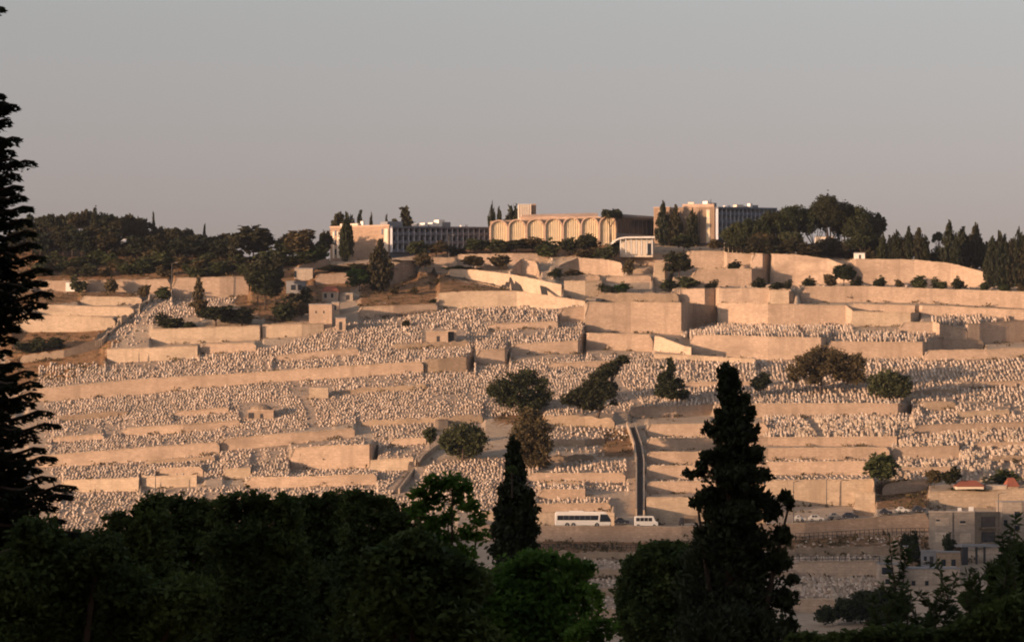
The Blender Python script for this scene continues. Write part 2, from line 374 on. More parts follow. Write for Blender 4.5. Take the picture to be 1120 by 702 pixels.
# full sheet: valley, photographer's slope, unseen ridge added behind to cast shade, plateau beyond the crest
znear = lambda D: np.interp(D, [-3000,-400,-130,-60,-15,0,60,110,300,460,541], [118,121,121,42,2,-1.9,-11,-18,-50,-53,0])
front = np.array([-3000,-1500,-400,-250,-150,-120,-90,-60,-40,-25,-15,-7,0,6,15,30,45,60,80,110,150,200,250,300,360,420,460,490,510,525], float)
back = np.array([1150,1200,1300,1500,2000,3000,5000,9000], float)
ext = np.array([-22000,-12000,-6000,-3000,-1500,-700,-350], float)
pxs = np.concatenate([ext, cols, 1120-ext[::-1]])
Dall = np.concatenate([front, DG, back])
ZZ = np.zeros((len(pxs), len(Dall)))
for i, px in enumerate(pxs):
    ci = int(np.clip(round((px-cols[0])/2), 0, len(cols)-1))
    z541 = Z[ci][0]
    zf = znear(front); t = smooth(440, 541, front)
    zf = np.where(front > 440, -53*(1-t)+z541*t, zf)
    ZZ[i] = np.concatenate([zf, Z[ci], Z[ci][-1]-(back-1130)*.03])
X = (pxs[:, None]-CX)/F*np.maximum(Dall[None, :], 700)
XX = np.where(Dall[None, :] < 700, (pxs[:, None]-CX)/F*700, X)
# between 541 m and 700 m the sheet must follow the fan exactly inside the frame
inside = (pxs[:, None] >= -160) & (pxs[:, None] <= 1280)
w = smooth(440, 541, Dall)[None, :]
fan = (pxs[:, None]-CX)/F*Dall[None, :]
XX = np.where(Dall[None, :] >= 541, np.where(inside, fan, XX), XX*(1-w)+np.where(inside, fan, XX)*w)
V = np.stack([XX, np.broadcast_to(Dall[None, :], XX.shape), ZZ], -1).reshape(-1, 3)
nc, nd = len(pxs), len(Dall)
ii, jj = np.meshgrid(np.arange(nc-1), np.arange(nd-1), indexing='ij')
a = (ii*nd+jj).ravel()
Q = np.stack([a, a+nd, a+nd+1, a+1], 1)
def inpoly(poly, x, y):
    x = np.asarray(x, float); y = np.asarray(y, float); r = np.zeros(x.shape, bool); n = len(poly)
    for i in range(n):
        x0, y0 = poly[i]; x1, y1 = poly[(i+1) % n]
        c = ((y0 > y) != (y1 > y)) & (x < (x1-x0)*(y-y0)/((y1-y0) if y1 != y0 else 1e-9)+x0); r ^= c
    return r
DIRT = [[(392,300),(440,300),(470,297),(510,309),(560,318),(520,320),(480,322),(470,334),(420,337),(393,336)],
        [(10,380),(110,372),(135,372),(118,383),(117,398),(90,410),(40,424),(0,430)],
        [(956,527),(1015,524),(1016,556),(958,556)],
        [(250,300),(420,286),(425,300),(300,356),(250,330)],
        [(660,470),(690,470),(692,500),(655,500)],[(540,448),(600,455),(600,468),(540,462)],
        [(560,592),(1016,585),(1016,600),(560,606)],[(20,318),(150,320),(150,326),(20,336)],[(0,361),(120,360),(100,376),(0,384)],
        [(0,270),(360,270),(360,284),(280,300),(272,305),(0,308)],[(820,262),(1130,262),(1130,300),(1080,298),(930,284),(822,278)],[(430,262),(700,262),(700,279),(430,281)]]
gm, nt, b = nmat('hillside_earth')
at = nt.nodes.new('ShaderNodeAttribute'); at.attribute_name = 'dry_earth'
base = mix(nt, (.40,.315,.235), (.50,.405,.31), noise(nt, .05, 6, .65, lo=.35, hi=.65))
base = mix(nt, base, (.26,.19,.14), noise(nt, .45, 5, .75, lo=.50, hi=.80))
base = mix(nt, base, (.50,.42,.33), noise(nt, .8, 4, .7, lo=.60, hi=.74))
dirt = mix(nt, (.21,.115,.06), (.31,.19,.105), noise(nt, .15, 5, .7, lo=.35, hi=.65))
dirt = mix(nt, dirt, (.055,.055,.028), noise(nt, .5, 4, .7, lo=.52, hi=.66))
dirt = mix(nt, dirt, (.36,.27,.19), noise(nt, .9, 4, .7, lo=.62, hi=.70))
at2 = nt.nodes.new('ShaderNodeAttribute'); at2.attribute_name = 'grave_soil'
soil = mix(nt, (.31,.24,.185), (.46,.365,.28), noise(nt, .6, 4, .7, lo=.35, hi=.65))
base = mix(nt, base, soil, at2.outputs['Fac'])
nt.links.new(mix(nt, base, dirt, at.outputs['Fac']), b.inputs['Base Color'])
b.inputs['Roughness'].default_value = .95; b.inputs['Specular IOR Level'].default_value = .1
bmp = nt.nodes.new('ShaderNodeBump'); bmp.inputs['Strength'].default_value = .6; bmp.inputs['Distance'].default_value = .6
nt.links.new(noise(nt, .9, 5, .7), bmp.inputs['Height']); nt.links.new(bmp.outputs[0], b.inputs['Normal'])
gme = mesh('hillside', V, Q, gm)
pyv = HY-V[:, 2]*F/np.maximum(V[:, 1], 1); pxv = CX+V[:, 0]*F/np.maximum(V[:, 1], 1)
mask = np.zeros(len(V)); real = V[:, 1] > 535
for poly in DIRT: mask = np.maximum(mask, inpoly(poly, pxv+rng.normal(0, 2.5, len(V)), pyv+rng.normal(0, 1.2, len(V))))
mask = np.where(real, mask, 1)
att = gme.attributes.new('dry_earth', 'FLOAT', 'POINT'); att.data.foreach_set('value', mask.astype(np.float32))
V0 = V; px0v = pxv; py0v = pyv
gob = link('terraced_hillside', gme); tag(gob, kind='structure')

# ------------------------------------------------------------ retaining walls as things
WR = {}   # wall sample cache for tomb avoidance
cat_of = 'retaining wall'
for i, (lab, mat, pts) in enumerate(W):
    xs = set()
    for (p, q) in zip(pts[:-1], pts[1:]):
        n = max(1, int(math.ceil((q[0]-p[0])/4)));
        for k in range(n+1): xs.add(round(p[0]+(q[0]-p[0])*k/n, 2))
    V = []; seg = []
    for x in sorted(xs):
        res = knots(x)[2]
        if i in res: seg.append((x, *res[i]))
    if len(seg) < 2: continue
    # ends without a return step down to the ground
    for e, q in ((seg[0], seg[0][0]), (seg[-1], seg[-1][0])): pass
    xa, xb = seg[0][0], seg[-1][0]; L_ = min(2.5, (xb-xa)*.06)+.01
    lastseg = abs(pts[-1][0]-pts[-2][0]) < 14 and pts[-1][3] != pts[-2][3]
    def tp(x):
        f = min(1., .55+.45*(x-xa)/L_)
        return f if lastseg else min(f, .55+.45*(xb-x)/L_)
    if mat != 'wall_pale' or 'field terraces' in lab: seg = [(x, d, bb+(t-bb)*tp(x), bb) for (x, d, t, bb) in seg]
    rr = np.random.default_rng(100+i); jag = mat == 'wall_old'
    cop = []
    for k, (x, d, t, bt) in enumerate(seg):
        j = (rr.normal(0, .18) if jag else rr.normal(0, .05))
        zt = (HY-t)/F*d+.3+j; zb = (HY-bt)/F*d-1.0
        f0 = (x-CX)/F
        V += [(f0*(d-.95), d-.95, zb), (f0*(d-.85), d-.85, zt), (f0*(d+.25), d+.25, zt), (f0*(d+.25), d+.25, zb)]
        cop += [(f0*(d-1.0), d-1.0, zt+.01), (f0*(d-1.0), d-1.0, zt+.19), (f0*(d+.1), d+.1, zt+.19), (f0*(d+.1), d+.1, zt+.01)]
    n = len(seg)
    Fs = [(4*k+j, 4*k+4+j, 4*k+4+(j+1) % 4, 4*k+(j+1) % 4) for k in range(n-1) for j in range(4)]
    Fs = [f[::-1] for f in Fs]+[(0, 1, 2, 3), (4*n-1, 4*n-2, 4*n-3, 4*n-4)]
    name = 'retaining_wall'
    ox, oy, oz = np.mean(np.array(V), 0)
    me = mesh(name, np.array(V)-(ox, oy, oz), Fs, M[mat]); o = link(name, me, None, (ox, oy, oz))
    tag(o, lab, 'wall', 'retaining walls on the terraced hill', 'thing')
    if not jag:
        me = mesh('coping', np.array(cop)-(ox, oy, oz), Fs, M['wall_pale']); c = link('coping', me, o)
# ------------------------------------------------------------ graves
# zones: polygon in rows and columns of the hillside, row pitch (m), spacing (m), height range, keep
ZN = [
 # left big field
 ([(40,398),(110,398),(215,392),(300,380),(385,352),(470,338),(560,338),(640,340),(640,376),(560,388),(515,400),(465,395),(280,408),(160,415),(40,426)], 2.1, 1.45, (.5,1.5), .86),
 ([(48,441),(160,430),(280,418),(463,407),(540,399),(632,388),(760,390),(840,394),(840,440),(700,446),(690,452),(540,455),(395,462),(300,474),(240,484),(120,493),(50,500)], 2.2, 1.35, (.5,1.2), .9),
 ([(45,511),(120,508),(240,497),(318,490),(318,514),(415,514),(455,513),(470,500),(500,505),(540,505),(560,520),(540,560),(440,560),(400,521),(280,524),(160,523),(70,527)], 2.2, 1.45, (.5,1.2), .8),
 ([(60,536),(152,536),(270,532),(412,530),(430,570),(60,600)], 2.2, 1.5, (.5,1.2), .8),
 ([(240,492),(400,478),(400,487),(318,491),(240,498)], 2.2, 1.5, (.5,1.2), .7),
 ([(400,463),(530,458),(480,490),(460,502),(415,500),(412,486)], 2.2, 1.5, (.5,1.1), .75),
 ([(470,505),(550,500),(590,498),(590,536),(560,552),(430,560),(430,540)], 2.3, 1.5, (.5,1.1), .9),
 # left of the stair
 ([(590,466),(690,468),(690,482),(640,481),(600,481)], 2.4, 1.7, (.6,1.2), .7),
 ([(590,488),(655,486),(660,498),(590,500)], 2.4, 1.7, (.6,1.2), .5),
 ([(585,506),(688,503),(688,519),(578,519)], 3.2, 1.5, (.9,1.4), .97),
 ([(580,528),(688,527),(688,537),(580,537)], 3.2, 1.5, (.9,1.4), .95),
 ([(590,546),(668,545),(668,552),(590,553)], 3.0, 1.5, (.9,1.4), .9),
 # right of the stair: thin rows on the terrace tops
 ([(708,478),(840,477),(840,480),(708,481)], 3, 1.6, (.4,.8), .7),
 ([(708,493),(770,493),(770,496),(708,496)], 3, 1.6, (.4,.8), .8),
 ([(708,508),(840,503),(955,502),(955,506),(840,507),(708,511)], 3, 1.5, (.4,.8), .85),
 ([(708,524),(952,519),(952,525),(840,526),(708,528)], 3, 1.7, (.4,.8), .7),
 # right field
 ([(700,400),(900,394),(1130,390),(1130,440),(1010,440),(985,443),(780,443),(700,446)], 2.5, 1.5, (.8,1.5), .93),
 ([(835,456),(985,455),(1000,452),(1000,478),(835,479)], 2.6, 1.3, (1.2,1.9), .97),
 ([(990,442),(1130,438),(1130,462),(1000,466)], 2.6, 1.6, (.7,1.4), .85),
 ([(985,476),(1050,472),(1130,468),(1130,500),(1052,503),(1048,488),(975,490)], 2.4, 1.4, (1.0,1.8), .92),
 ([(975,503),(1052,503),(1120,506),(1130,528),(1035,525),(975,524)], 2.4, 1.5, (.9,1.7), .75),
 ([(968,485),(1050,482),(1050,488),(968,490)], 2.6, 1.4, (1.0,1.6), .95),
 # upper right rows
 ([(746,358),(935,357),(935,369),(746,369)], 2.6, 1.35, (1.6,2.5), .95),
 ([(905,366),(1058,363),(1058,374),(905,375)], 2.6, 1.5, (1.2,2.2), .9),
 ([(1020,350),(1120,340),(1160,338),(1160,350),(1060,356),(1020,358)], 2.6, 1.4, (1.5,2.3), .93),
 ([(840,311),(1120,314),(1120,321),(840,317)], 3, 2.2, (.6,1.2), .45),
 ([(780,311),(845,311),(845,318),(780,318)], 3, 1.6, (.7,1.2), .8),
 ([(690,386),(716,386),(716,392),(690,392)], 2.4, 1.5, (.6,1.1), .9),
 # upper middle
 ([(500,337),(660,337),(640,350),(500,350)], 2.2, 1.5, (.8,1.6), .8),
 ([(520,282),(690,284),(690,300),(600,306),(540,296)], 3, 2.6, (.5,1.0), .4),
 # far left hill graves
 ([(165,328),(200,326),(260,326),(250,336),(205,346),(150,358),(120,372),(108,372)], 2.2, 1.5, (.6,1.2), .85),
 ([(128,362),(162,360),(160,376),(120,380)], 2.4, 2.0, (.6,1.2), .4),
 ([(395,347),(480,341),(480,350),(395,356)], 2.2, 1.5, (.6,1.4), .8),
 # shade below the road
 ([(868,632),(962,632),(962,657),(868,657)], 2.6, 1.4, (.9,1.3), .95),
 ([(590,611),(868,610),(868,623),(590,622)], 2.6, 1.5, (.5,.9), .75),
 ([(590,632),(780,632),(780,644),(590,644)], 2.6, 1.5, (.5,.9), .9),
 ([(590,652),(780,652),(780,668),(590,668)], 2.6, 1.5, (.5,.9), .9),
 ([(870,592),(1010,586),(1010,598),(870,600)], 2.6, 1.8, (.4,.8), .5),
 ([(870,608),(962,607),(962,615),(870,616)], 2.6, 1.6, (.5,.9), .8),
]
# keep-out strips: stairs, tracks, structures
KO = [[(686,462),(712,462),(712,570),(690,570)], [(470,485),(486,490),(440,545),(424,535)], [(155,326),(168,328),(110,378),(94,374)],
      [(262,440),(306,440),(306,458),(262,458)], [(332,422),(364,422),(364,436),(332,436)], [(462,360),(508,360),(508,377),(462,377)],
      [(335,330),(372,330),(372,353),(335,353)]]
cand = []
soil_m = np.zeros(len(V0))
for zi, z_ in enumerate(ZN):
    if z_[4] > .6: soil_m = np.maximum(soil_m, inpoly(z_[0], px0v+rng.normal(0, 2, len(V0)), py0v+rng.normal(0, .8, len(V0))))
att = gme.attributes.new('grave_soil', 'FLOAT', 'POINT'); att.data.foreach_set('value', (soil_m*(V0[:, 1] > 535)).astype(np.float32))
Zc = Z
for zi, (poly, pitch, sp, hr, keep) in enumerate(ZN):
    fine = zi in (0,1,2,3,4,5,6,26,27,30,31,32); pitch *= .66 if fine else .78; sp *= .54 if fine else .68; hr = (hr[0]*.45, hr[1]*.52) if fine else (hr[0]*.6, hr[1]*.72)
    pa = np.array(poly, float)
    x0, x1 = max(pa[:, 0].min(), -20), min(pa[:, 0].max(), 1140); r0, r1 = pa[:, 1].min(), pa[:, 1].max()
    dmin = min(gD(x, r1) for x in np.linspace(x0, x1, 9))-8; dmax = max(gD(x, r0) for x in np.linspace(x0, x1, 9))+8
    rz = np.random.default_rng(500+zi)
    for D in np.arange(math.floor(dmin/pitch)*pitch, dmax, pitch):
        xm0, xm1 = (x0-CX)/F*D, (x1-CX)/F*D
        xs = np.arange(xm0, xm1, sp); n = len(xs)
        # rows wander, break and shift a little
        xs = xs+rz.normal(0, sp*.10, n)+rz.uniform(-.4, .4)
        ds = D+.5*np.sin(xs*.11+zi)+.15*np.sin(xs*.37+D)+rz.normal(0, .07, n)
        pxx = CX+xs*F/ds
        ci = np.clip(np.round((pxx-cols[0])/2).astype(int), 0, len(cols)-1)
        fi = (ds-DG[0])/.8; i0 = np.clip(fi.astype(int), 2, len(DG)-4)
        zg = Zc[ci, i0]+(Zc[ci, i0+1]-Zc[ci, i0])*(fi-i0)
        zlo = Zc[ci, i0-2]; zhi = Zc[ci, i0+3]
        flat = (np.abs(zhi-zlo) < 1.9)
        pyy = HY-zg*F/ds
        ok = inpoly(poly, pxx, pyy) & flat & (rz.random(n) < keep)
        # patches without graves
        pat = np.sin(xs*.21+D*.13+zi*2.)+np.sin(xs*.083-D*.17+zi)+np.sin(xs*.051+D*.09)
        pat = pat+1.1*np.sin(xs*.9+D*.7)*np.sin(xs*.37-D*.51+zi)+rz.normal(0, .9, n)
        ok &= np.abs(((xs+6*np.sin(D*.03)+zi*13) % 83)-41) > (1.1 if zi % 2 else .7)          # footpaths up the slope
        if fine and rz.random() < .13: ok &= (np.sin(xs*.05+rz.uniform(0, 6)) > .1)   # broken rows
        ok &= pat > (-2.9 if keep > .9 else -1.9 if keep > .7 else -1.2)
        for k in KO: ok &= ~inpoly(k, pxx, pyy)
        for x, d, z, pxk, pyk in zip(xs[ok], ds[ok], zg[ok], pxx[ok], pyy[ok]):
            cand.append((x, d, z, pxk, pyk, zi, rz.uniform(*hr), rz.random(), rz.random()))
cand = np.array(cand)
print('GRAVES', len(cand))
# the 300 that show largest: nearest rows not hidden behind the near trees
def hidden(px, py):
    return ((px < 592) & (py > 520)) | ((px > 745) & (px < 872) & (py > 405)) | ((px < 670) & (py > 596)) | ((px > 672) & (px < 870) & (py > 592)) | (px < 5) | (px > 1115) | (px > 960) & (py > 600)
vis = ~hidden(cand[:, 3], cand[:, 4])
score = np.where(vis, cand[:, 6]*(1+.0)/cand[:, 1]*1000 + np.where(cand[:, 1] < 800, .7, 0), -1)
order = np.argsort(-score)[:300]
single = np.zeros(len(cand), bool); single[order] = True
def grave_geo(h, w, l, up, kind):
    """boxes of one grave: slab along +Y (the depth of the hill) and an upright head stone"""
    B = [(-w/2, w/2, -l/2, l/2, -.5, h*.45)]
    if up: B.append((-w/2*.9, w/2*.9, l/2-.28, l/2+.02, -.5, h))
    return B
bv = []; 
r4 = np.random.default_rng(9)
for c in cand[~single]:
    x, d, z, px, py, zi, h, u, v = c
    w = (.34 if h < .75 else .44)+.18*u; l = 1.0+.5*v; th = r4.normal(0, .07)+(.25 if px < 480 else 0)*(-1 if v < .5 else 1)*.3
    h *= 1.7 if (zi < 7 and u > .93) else 1; B = grave_geo(h, w, l, v < .42 or h > 1.0, 0); cs, sn = math.cos(th), math.sin(th)
    tl = r4.normal(0, .03)
    for (a0, a1, b0, b1, c0, c1) in B:
        q = np.array([(a0,b0,c0),(a1,b0,c0),(a1,b1,c0),(a0,b1,c0),(a0,b0,c1),(a1,b0,c1),(a1,b1,c1),(a0,b1,c1)])
        q[:, 0] += tl*q[:, 2]
        bv.append(np.stack([x+q[:, 0]*cs-q[:, 1]*sn, d+q[:, 0]*sn+q[:, 1]*cs, z+q[:, 2]], 1))
bv = np.array(bv); nb = len(bv)
fb = np.array([(4,5,6,7),(0,1,5,4),(1,2,6,5),(2,3,7,6),(3,0,4,7)])
fq = (np.arange(nb)[:, None, None]*8+fb[None]).reshape(-1, 4)
o = link('distant_graves', mesh('distant_graves', bv.reshape(-1, 3), fq, M['tomb'])); tag(o, 'thousands of pale stone graves packed in rows over the terraced hill', 'graves', kind='stuff')
# individual graves: six mesh variants copied
def grave_proto(h, w, l, up):
    mb = MB()
    mb.box(-w/2, w/2, -l/2, l/2, -.5, h*.42); mb.box(-w/2-.05, w/2+.05, -l/2-.05, l/2+.05, h*.42, h*.42+.1)
    o1 = mesh('grave_slab', mb.V, mb.F, M['tomb1']); o2 = None
    if up:
        m2 = MB(); n = 8; pr = [(-w*.42, h*.42+.1), (w*.42, h*.42+.1)]+[(w*.42*math.cos(a), h*.8+h*.2*math.sin(a)) for a in np.linspace(0, math.pi, n)]
        y0, y1 = l/2-.26, l/2-.04; k = len(pr)
        m2.add([(x, y0, z) for x, z in pr]+[(x, y1, z) for x, z in pr], [tuple(range(k)), tuple(range(k, 2*k))[::-1]]+[(i, i+k, (i+1) % k+k, (i+1) % k) for i in range(k)])
        o2 = mesh('headstone', m2.V, m2.F, M['tomb1'])
    return o1, o2
GV = [grave_proto(1.0, .62, 1.5, k % 3 != 0) if k < 3 else grave_proto(1.0, .72, 1.6, True) for k in range(5)]
ZL = {9:('pale grave with upright stone in the even row under the tall bushy tree left of the stair','graves in the even row under the bushy tree'),
 10:('pale grave with upright stone in the middle even row left of the stair','graves in the middle row left of the stair'),
 11:('pale grave in the last row above the parked coach','graves in the last row above the coach'),
 13:('low pale grave on top of the second terrace right of the stair','graves on the second terrace right of the stair'),
 14:('low pale grave on top of the third terrace right of the stair','graves on the third terrace right of the stair'),
 15:('low pale grave on top of the fourth terrace right of the stair','graves on the fourth terrace right of the stair'),
 17:('tall pale gravestone in the dense rows below the wide dark tree','tall graves below the wide dark tree'),
 19:('tall weathered gravestone in the crowded corner above the red roofed houses','graves in the crowded corner'),
 20:('weathered gravestone among the scattered rows behind the bushes by the red roofs','scattered graves behind the bushes'),
 21:('white gravestone in the row on top of the straight wall','white graves on the straight wall'),
 33:('shaded gravestone in the fenced plot below the plain pale wall','graves in the fenced plot')}
for n_, k in enumerate(order):
    x, d, z, px, py, zi, h, u, v = cand[k]
    s, hd = GV[int(u*5) % 5]
    lab, grp = ZL.get(int(zi), ('small pale grave among the rows on terrace field %s' % ['beside the stair','below the bushes','in the lower cemetery','beside the walls'][int(zi) % 4], 'graves of the lower cemetery field %s' % ['by the stair','by the bushes','by the lower walls','by the walls'][int(zi) % 4]))
    o = link('grave', s, None, (x, d, z)); o.scale = (1, 1, h); o.rotation_euler = (0, r4.normal(0, .03), r4.normal(0, .06))
    tag(o, lab, 'grave', grp)
    if hd: link('headstone', hd, o)

# weeds and dry scrub on the terraces
rw = np.random.default_rng(88); tv = []
n_ = 13000; pxr = rw.uniform(-10, 1130, n_); ddr = rw.uniform(600, 985, n_)
for px, D in zip(pxr, ddr):
    z = gz(px, D); z2 = gz(px, D+1.7); py = HY-z*F/D
    near_wall = (z2-z) > 1.2 or gz(px, D+3)-z > 1.6
    p_ = .95 if near_wall else .16
    if any(inpoly(k, px, py) for k in DIRT): p_ = .9
    if rw.random() > p_*(.4+.6*(math.sin(px*.05+D*.02)+1)): continue
    r0 = rw.uniform(.15, .5)*(1.4 if p_ > .8 else 1); m = 14
    c = np.array(P(px, HY, D)); c[2] = z
    q = c+rw.normal(size=(m, 3))*(r0, r0*.6, r0*.4)+(0, 0, r0*.5)
    a_ = rw.normal(size=(m, 3)); a_ /= np.linalg.norm(a_, axis=1, keepdims=True); b_ = np.cross(a_, rw.normal(size=(m, 3))); s_ = r0*.5
    tv.append(np.stack([q-a_*s_, q-b_*s_*.5, q+a_*s_, q+b_*s_*.5], 1).reshape(-1, 3))
tv = np.concatenate(tv); o = link('dry_weeds', mesh('dry_weeds', tv, np.arange(len(tv)).reshape(-1, 4), M['brush'])); tag(o, 'dry weeds and scrub growing along the terraces', 'weeds', kind='stuff')
# ------------------------------------------------------------ trees
def fib(n, r):
    v = r.normal(size=(n, 3)); return v/np.linalg.norm(v, axis=1, keepdims=True)
def crown_mesh(name, lobes, n, leaf, mat, seed, shell=.55, clump=10, spread=.14, up=0., aspect=1.0, spray=0., loose=.0):
    """lobes: (x,y,z,rx,ry,rz) in metres; leaf-sized faces gathered in clumps through each lobe's outer volume"""
    r = np.random.default_rng(seed); L = np.array(lobes, float)
    wgt = (L[:, 3]*L[:, 4]+L[:, 4]*L[:, 5]+L[:, 3]*L[:, 5]); wgt /= wgt.sum()
    nc_ = max(3, n//clump); k = r.choice(len(L), nc_, p=wgt)
    d = fib(nc_, r); rad = shell+(1-shell)*r.random(nc_)**.6
    rad *= 1+.13*np.sin(d[:, 0]*5+k*1.7+seed)*np.cos(d[:, 2]*6+k)+r.normal(0, .05+loose, nc_)
    c = L[k, :3]+d*rad[:, None]*L[k, 3:6]
    ki = np.repeat(np.arange(nc_), clump); m = len(ki)
    sz = np.minimum(L[k, 3:6].min(1), L[k, 3:6].mean(1)*.7)[ki]
    pos = c[ki]+r.normal(size=(m, 3))*(spread*np.maximum(sz, leaf*2.5))[:, None]
    a = fib(m, r)*(1, 1, .6); a[:, 2] += up; a += d[ki]*spray; a /= np.linalg.norm(a, axis=1, keepdims=True)
    bb = np.cross(a, fib(m, r)); bb /= np.linalg.norm(bb, axis=1, keepdims=True)+1e-9
    s = leaf*r.uniform(.6, 1.4, m)[:, None]
    A = a*s*aspect; B = bb*s*.55
    V = np.stack([pos-A, pos-B*.9+A*.1, pos+A, pos+B*.9+A*.1], 1).reshape(-1, 3)
    Fq = np.arange(len(V)).reshape(-1, 4)
    return mesh(name, V, Fq, mat)
def trunk_mesh(h, r0, limbs=(), name='trunk', lean=(0, 0), k=7):
    mb = MB(); n = 6
    mb.tube([(lean[0]*t+.04*r0*math.sin(5*t)*4, lean[1]*t, -1.0 if t == 0 else h*t) for t in np.linspace(0, 1, n)], [r0*(1.25 if t == 0 else 1)*(1-.75*t) for t in np.linspace(0, 1, n)], k)
    for (z0, x1, y1, z1) in limbs:
        t = z0/h; b0 = (lean[0]*t, lean[1]*t, z0)
        mb.tube([b0, (b0[0]*.4+x1*.6, b0[1]*.4+y1*.6, z0*.55+z1*.45+.05*h), (x1, y1, z1)], [r0*.45, r0*.3, r0*.1], 5)
    return mesh(name, mb.V, mb.F, M['bark'])
VAR = {}
def variant(kind, i):
    """unit tree: height 1 and crown width 1"""
    key = (kind, i)
    if key in VAR: return VAR[key]
    r = np.random.default_rng(abs(hash(kind)) % 1 + 40+i*7+len(kind)*13)
    L = []; limbs = []
    if kind == 'cypress':
        for t in np.linspace(.1, .97, 11):
            w = .5*min(1, (t/.22)**.6)*(1-max(0, (t-.35)/.68)**1.5)+.03
            L.append((r.normal(0, .05), r.normal(0, .05), t, w*r.uniform(.8, 1.1), w, .085))
        n, leaf, th, mat = 3600, .060, .9, 'cypress'
    elif kind == 'fir':
        for t in np.linspace(.12, .97, 12):
            w = .52*(1-t)**.85+.03
            for q in range(3):
                a = r.uniform(0, 6.3); L.append((math.cos(a)*w*.45, math.sin(a)*w*.45, t+r.normal(0, .02), w*r.uniform(.4, .75), w*r.uniform(.4, .75), .035))
        n, leaf, th, mat = 3200, .05, .95, 'pine'
    elif kind == 'umbrella':
        for q in range(13):
            a = r.uniform(0, 6.3); d = r.uniform(0, .34)
            L.append((math.cos(a)*d, math.sin(a)*d, .80-.45*d*d*4*.35+r.normal(0, .03), r.uniform(.13, .21), r.uniform(.13, .21), r.uniform(.07, .11)))
        limbs = [(.45, math.cos(a)*.22, math.sin(a)*.22, .74) for a in r.uniform(0, 6.3, 5)]
        n, leaf, th, mat = 3600, .036, .72, 'pine'
    elif kind == 'round':
        for q in range(12):
            v = fib(1, r)[0]*r.uniform(.1, .32); L.append((v[0], v[1], .60+v[2]*.9, r.uniform(.14, .24), r.uniform(.14, .24), r.uniform(.12, .2)))
        limbs = [(.25, math.cos(a)*.2, math.sin(a)*.2, .55) for a in r.uniform(0, 6.3, 4)]
        n, leaf, th, mat = 3000, .05, .5, 'olive'
    elif kind == 'bush':
        for q in range(9):
            a = r.uniform(0, 6.3); d = r.uniform(0, .3)
            L.append((math.cos(a)*d, math.sin(a)*d, .45+r.normal(0, .08)-.3*d, r.uniform(.16, .26), r.uniform(.16, .26), r.uniform(.22, .4)))
        n, leaf, th, mat = 1800, .065, .3, 'olive'
    elif kind == 'pine':      # ragged tall pine
        for q in range(15):
            t = r.uniform(.38, .93); w = .34*math.sin(min(1, (1.02-t)/.5)*1.5)
            a = r.uniform(0, 6.3); L.append((math.cos(a)*w*.7, math.sin(a)*w*.7, t, r.uniform(.12, .24), r.uniform(.12, .24), r.uniform(.05, .1)))
        limbs = [(.4, math.cos(a)*.25, math.sin(a)*.25, .6) for a in r.uniform(0, 6.3, 5)]
        n, leaf, th, mat = 3600, .045, .85, 'forest'
    L = np.array(L)
    cm = crown_mesh('crown', L, n, leaf, M[mat], 77+i*13+len(kind), shell=.35, up=.5 if kind == 'cypress' else .1, spread=.2)
    # normalise the crown width
    co_ = np.empty(len(cm.vertices)*3, np.float32); cm.vertices.foreach_get('co', co_); co_ = co_.reshape(-1, 3)
    w = np.percentile(np.abs(co_[:, 0]), 96)*2; co_[:, :2] /= w; zt = np.percentile(co_[:, 2], 99.6); co_[:, 2] /= zt
    cm.vertices.foreach_set('co', co_.ravel()); cm.update()
    tm = trunk_mesh(th, {'bush': .05, 'cypress': .035}.get(kind, .03), limbs)
    VAR[key] = (tm, cm); return VAR[key]
MATC = {}
def tree(px, base, top, wpx, kind, i, label, group=None, D=None, mat=None, z=None, cat='tree', name=None):
    if D is None:
        D = gD(px, base)
        if gz(px, D+1.6)-gz(px, D-1.6) > 1.3: D += 2.4      # stand on top of the wall, not on its face
    x = (px-CX)/F*D; zb = gz(px, D) if z is None else z
    h = (HY-top)/F*D-zb
    if h < .6: h = .6
    w = wpx/F*D
    tm, cm = variant(kind, i % 4)
    if mat:
        k = (kind, i % 4, mat)
        if k not in MATC: c2 = cm.copy(); c2.materials[0] = M[mat]; MATC[k] = c2
        cm = MATC[k]
    name = name or {'cypress': 'cypress_tree', 'fir': 'conifer_tree', 'umbrella': 'umbrella_pine', 'round': 'round_tree', 'bush': 'shrub', 'pine': 'pine_tree'}[kind]
    r = empty(name, (x, D, zb), label, cat, group, rz=random.uniform(0, 6.3)); r.scale = (w, w, h)
    if kind != 'bush': link('trunk', tm, r)
    else: link('stem', tm, r)
    link('crown', cm, r); return r
def traced(name, label, lobes_px, D, base_px, base_z, n, leaf, mat, seed, limbs=True, r0=.3, group=None, depth=1.0, **kw):
    """tree with lobes given in pixels (px,py,rx,ry[,dy]) at the distance D, rooted at base_px"""
    x0 = (base_px-CX)/F*D; s = D/F
    L = []
    rr = random.Random(seed)
    for l in lobes_px:
        px, py, rx, ry = l[:4]; dy = l[4] if len(l) > 4 else rr.uniform(-.5, .5)*rx*s
        L.append(((px-CX)*s-x0, dy, (HY-py)*s-base_z, rx*s, min(rx, ry*1.6)*s*depth, ry*s))
    r = empty(name, (x0, D, base_z), label, 'tree' if 'shrub' not in name else 'shrub', group)
    La = np.array(L); top = La[:, 2].max()
    li = [(max(.3, min(l[2]*.55, top*.7)), l[0], l[1], l[2]) for l in L[:: max(1, len(L)//7)]] if limbs else []
    link('trunk', trunk_mesh(top*.9, r0, li, lean=(La[La[:, 2].argmax(), 0]*.8, 0)), r)
    link('crown', crown_mesh('crown', L, n, leaf, M[mat], seed, **kw), r); return r

